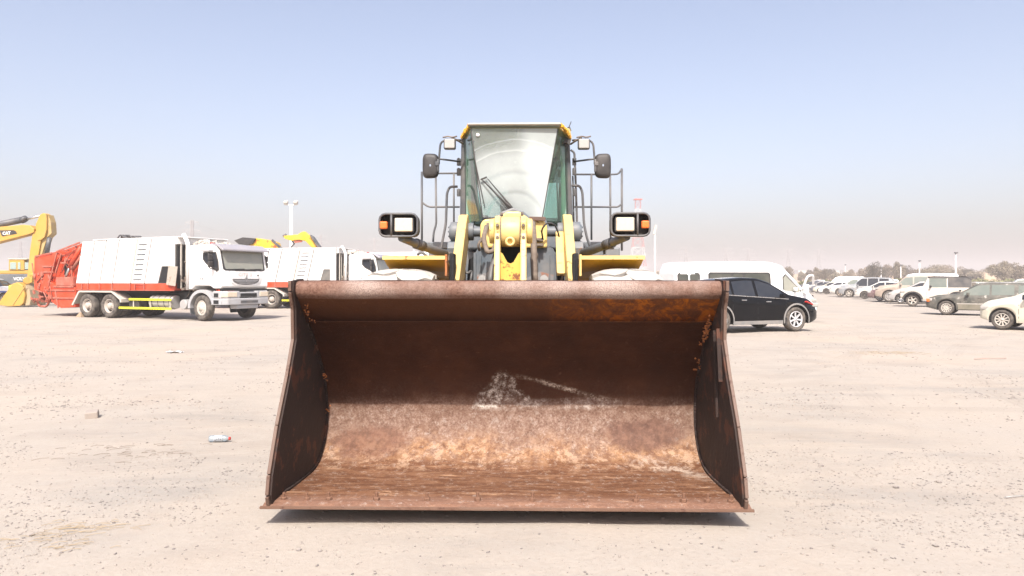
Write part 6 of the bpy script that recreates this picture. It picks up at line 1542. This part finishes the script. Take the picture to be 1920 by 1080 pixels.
for k, px in enumerate(LINE):
    GL = 'grey-green bushy tree, ' + (ORD[k] + ' from the left' if k else ORD[k]) + ' in the hazy line behind the parked cars'
    top = {1502: 506, 1517: 505, 1531: 500, 1545: 503, 1556: 501, 1568: 507, 1595: 504, 1612: 506}.get(px, 496 + rnd.uniform(-5, 9)); tree(px, top, rnd.uniform(185, 235), GL, rnd.uniform(.55, 1.05))
for k, px in enumerate((1196, 1215, 1236, 1258, 1270)): tree(px, 505 + rnd.uniform(0, 5), rnd.uniform(240, 280), 'small far bushy tree, ' + ('leftmost', 'second from the left', 'middle one', 'second from the right', 'rightmost')[k] + ' of five left of the white van', .7, 'small far trees right of the loader')
SM = [crown_mesh(20 + s, 900, 1.6, .7, 8, M['shrub'], 'low_shrub') for s in range(3)]
for k in range(34):
    px = rnd.choice([rnd.uniform(1500, 1625), rnd.uniform(1500, 1625), rnd.uniform(1625, 1900)]); d = rnd.uniform(135, 175); p = at(px, 0, d); s = rnd.uniform(.8, 1.5)
    o = obj('low_shrub', SM[k % 3], None, (p.x, d, .5*s), (0, 0, rnd.uniform(0, 6)), (s*1.5, s*1.5, s)); tag(o, 'low yellow-green shrub on the sand strip between the cars and the trees', 'shrub', 'low shrubs beyond the parked cars')
# far white town
for k in range(16):
    px = rnd.choice([rnd.uniform(1560, 1635), rnd.uniform(1560, 1635), rnd.uniform(1240, 1262), rnd.uniform(1500, 1560)]); d = rnd.uniform(480, 560); p = at(px, 0, d); w_, h_ = rnd.uniform(3, 9), rnd.uniform(6.5, 9.5)
    root = empty('distant_house', (p.x, d, 0)); tag(root, 'small pale flat-roofed house far off on the hazy horizon at right', 'house', 'far pale houses on the horizon')
    m = MB(); m.box((0, 0, h_/2), (w_, 5, h_)); wl = m.build('wall', M['lampwhite'], root); m = MB(); m.box((0, 0, h_ + .2), (w_ + .4, 5.4, .4)); m.build('roof', M['white_grey'], root)
    for q in range(max(1, int(w_/2.5))):
        m = MB(); m.box((-w_/2 + 1.2 + q*2.4, -2.52, h_ - 2), (1, .06, 1.2)); m.build('window', M['glass'], root)

# ================================================================== litter and stones
def ico(seed, sub=1):
    bm = bmesh.new(); bmesh.ops.create_icosphere(bm, subdivisions=sub, radius=1); r = random.Random(seed)
    for v in bm.verts: v.co *= r.uniform(.7, 1.2); v.co.z *= .6
    vs_ = np.array([v.co[:] for v in bm.verts]); fs = np.array([[v.index for v in f.verts] for f in bm.faces]); bm.free(); return vs_, fs
g_grey = paint('grey_gravel', (0.28, 0.25, 0.222), .9, .25, (0.18, .16, .15), 3, wth=.5, dscale=.8)
def gravel(n, smin, smax, seed, name, mat, xr, yr, maskth):
    r = random.Random(seed); base = [ico(seed*10 + i) for i in range(4)]; V = []; Fc = []; o = 0; c = 0
    while c < n:
        y = yr[0] + (yr[1] - yr[0])*r.random()**1.5; x = r.uniform(-1, 1)*(y*.80 + .6)
        if not (xr[0] < x < xr[1]): continue
        mk = mnoise.noise(Vector((x*.45, y*.45, 7))) + .6*mnoise.noise(Vector((x*1.7, y*1.7, 9)))
        if mk < maskth and r.random() > .16: continue
        vs_, fs = base[r.randrange(4)]; s = smin + (smax - smin)*r.random()**3.5; a = r.uniform(0, 6.28)
        R = np.array([[math.cos(a), -math.sin(a), 0], [math.sin(a), math.cos(a), 0], [0, 0, 1]])
        vv = (vs_*np.array([s*r.uniform(.8, 1.5), s, s*r.uniform(.6, 1)]))@R.T + np.array([x, y, gz(x, y) + s*.12])
        V.append(vv); Fc.append(fs + o); o += len(vv); c += 1
    V = np.concatenate(V); Fc = np.concatenate(Fc)
    me = bpy.data.meshes.new(name); me.vertices.add(len(V)); me.vertices.foreach_set('co', V.ravel()); nf_ = len(Fc)
    me.loops.add(nf_*3); me.loops.foreach_set('vertex_index', Fc.ravel().astype(np.int32)); me.polygons.add(nf_); me.polygons.foreach_set('loop_start', np.arange(0, nf_*3, 3, dtype=np.int32)); me.polygons.foreach_set('loop_total', np.full(nf_, 3, dtype=np.int32))
    me.materials.append(mat); me.update(); me.validate()
    ob = bpy.data.objects.new(name, me); scene.collection.objects.link(ob); ob['kind'] = 'stuff'; tag(ob, 'fine grey gravel scattered in patches over the sand'); return ob
gravel(26000, .0025, .011, 3, 'gravel', g_grey, (-7, 7), (2.6, 9), .12)
gravel(14000, .005, .020, 4, 'gravel', g_grey, (-20, 20), (8, 26), .15)
# single bigger stones
SL = [(28, 957, 'small grey stone near the bottom of the left edge'), (60, 998, 'stone lying by the straw at bottom left'), (312, 1022, 'dark pebble on bare sand left of the bucket shadow'), (150, 590 + 90, 'little stone on the sand below the near garbage truck'), (560, 1032, 'pale stone on the sand below the left end of the bucket'), (600, 1035, 'pale pebble just right of the pale stone below the bucket'),
      (1760, 902, 'grey stone among gravel right of the bucket'), (1680, 910, 'dark stone left of the grey gravel patch at right'), (1640, 1028, 'stone on the sand at the bottom right'), (1540, 872, 'small stone right of the cutting edge corner'), (1755, 1018, 'flat stone near the bottom right corner'), (1900, 740 + 5, 'stone by the right edge below the cream car')]
for i, (px, py, lb) in enumerate(SL):
    d = F*HC/(py - HY); x = (px - 960)/F*d; m = MB(); vs_, fs = ico(50 + i, 2); s = rnd.uniform(.012, .022)*(d/4.5)**.5
    m.add([tuple(v*s) for v in vs_], [tuple(f) for f in fs]); o = m.build('stone', g_grey, loc=(x, d, gz(x, d) + s*.2)); tag(o, lb, 'stone', 'larger single stones on the sand')
# broken concrete block
d = F*HC/(783 - HY); x = (173 - 960)/F*d
m = MB(); m.box((0, 0, .035), (.13, .16, .08)); o = m.build('concrete_block', paint('pale_concrete', (.30, .26, .23), .9, .3), None, (x, d, gz(x, d)), bevel=.012, rot=(R_(4), R_(-3), R_(25))); tag(o, 'broken pale concrete block half sunk in the sand at left', 'concrete block')
# plastic bottle
d = F*HC/(826 - HY); x = (411 - 960)/F*d
bt = empty('water_bottle', (x, d, gz(x, d) + .034), R_(4)); tag(bt, 'empty clear plastic water bottle with red cap lying on the sand', 'bottle')
g = NG('clear_bottle_plastic'); g.b.inputs['Transmission Weight'].default_value = .6; g.fin((.55, .62, .66), .2, 0)
TT = Matrix.Rotation(R_(90), 4, 'Y')
m = MB(); m.lathe([(0, -.095), (.030, -.092), (.033, -.08), (.033, -.06), (.031, -.05), (.033, -.04), (.033, .03), (.031, .04), (.033, .05), (.026, .075), (.013, .09), (.013, .10), (0, .10)], 18, TT); m.build('bottle', g.m, bt)
m = MB(); m.lathe([(.0335, -.045), (.0338, -.04), (.0338, .03), (.0335, .035)], 18, TT); lab = m.build('bottle_label', paint('pale_blue_label', (.30, .34, .38), .5, .2), bt)
m = MB()
for k in range(4): m.box((-.028 + .017*k, -.0335, rnd.uniform(-.012, .006)), (.009, .003, .011)); m.box((-.028 + .017*k, -.030, -.018), (.013, .003, .003))
m.build('label_print', M['grey_dark'], lab)
m = MB(); m.lathe([(.015, .09), (.016, .093), (.016, .108), (0, .109)], 14, TT); m.build('bottle_cap', M['red_lens'], bt)
# flattened white scrap
d = F*HC/(658 - HY); x = (328 - 960)/F*d
m = MB(); m.grid(lambda u, v: (u*.15, v*.12, .018 + .008*math.sin(u*4) + .012*math.sin(v*5 + u)), list(np.linspace(-1, 1, 9)), list(np.linspace(-1, 1, 7))); m.grid(lambda u, v: (u*.15, v*.12, .010 + .008*math.sin(u*4) + .012*math.sin(v*5 + u)), list(np.linspace(-1, 1, 9)), list(np.linspace(-1, 1, 7)))
tag(m.build('plastic_scrap', M['white_clean'], loc=(x, d, gz(x, d))), 'flat white plastic scrap on the sand in front of the near garbage truck', 'plastic scrap')
# dry straw at lower left, wires at right
def sticks(name, px, py, n, spread, label, mat, kind, L_=.12, ang=.35):
    d = F*HC/(py - HY); x0 = (px - 960)/F*d; m = MB()
    for k in range(n):
        a = ang + rnd.gauss(0, .25); l = rnd.uniform(.3, 1)*L_; c = Vector((x0 + rnd.gauss(0, spread), d + rnd.gauss(0, spread*.45), 0)); c.z = gz(c.x, c.y) + .006; v = Vector((math.cos(a), math.sin(a), rnd.uniform(-.02, .06)))*l
        m.tube([c - v/2, c + Vector((0, rnd.uniform(-.01, .01), .006)), c + v/2], .0016, 4, cap=False)
    o = m.build(name, mat); o['kind'] = kind; tag(o, label)
straw = paint('dry_straw', (.33, .26, .17), .9, .2)
sticks('dry_straw', 105, 1012, 34, .19, 'dry straw litter in the bottom left corner', straw, 'stuff')
sticks('dry_straw', 165, 985, 40, .12, 'thin dry straw by the left edge', straw, 'stuff')
sticks('twigs', 245, 846, 40, .32, 'line of thin twigs on the sand left of the bottle', M['bark'], 'stuff', .14, .2)
sticks('dry_straw', 1660, 662, 60, .45, 'dry straw streak on the sand right of the black car', straw, 'stuff', .3, .0)
d = F*HC/(931 - HY); x0 = (1900 - 960)/F*d
m = MB(); m.tube([(x0 - .07, d - .01, gz(x0, d) + .008), (x0, d, gz(x0, d) + .014), (x0 + .09, d + .02, gz(x0, d) + .01)], .003, 6); tag(m.build('wire', M['steel']), 'short bent grey wire on the sand at the right edge', 'wire')
d = F*HC/(673 - HY); x0 = (1860 - 960)/F*d
m = MB(); m.tube([(x0 - .35, d, gz(x0, d) + .012), (x0, d + .05, gz(x0, d) + .03), (x0 + .35, d + .1, gz(x0, d) + .02)], .008, 6); tag(m.build('cord', paint('faded_pink_cord', (.42, .26, .22), .8, .3)), 'faded red cord on the sand below the cream hatchback', 'cord')
# ================================================================== haze
def haze():
    mb = MB(); mb.box((0, 700, 16.0), (2600, 1600, 40.0))
    o = mb.build('haze', None); o['kind'] = 'stuff'
    m = bpy.data.materials.new('desert_haze'); m.use_nodes = True; t = m.node_tree; t.nodes.clear()
    v = t.nodes.new('ShaderNodeVolumePrincipled'); out = t.nodes.new('ShaderNodeOutputMaterial')
    v.inputs['Color'].default_value = (0.99, 0.92, 0.885, 1); v.inputs['Density'].default_value = 0.0014; v.inputs['Anisotropy'].default_value = 0.0
    t.links.new(v.outputs[0], out.inputs['Volume']); o.data.materials.append(m)
haze()
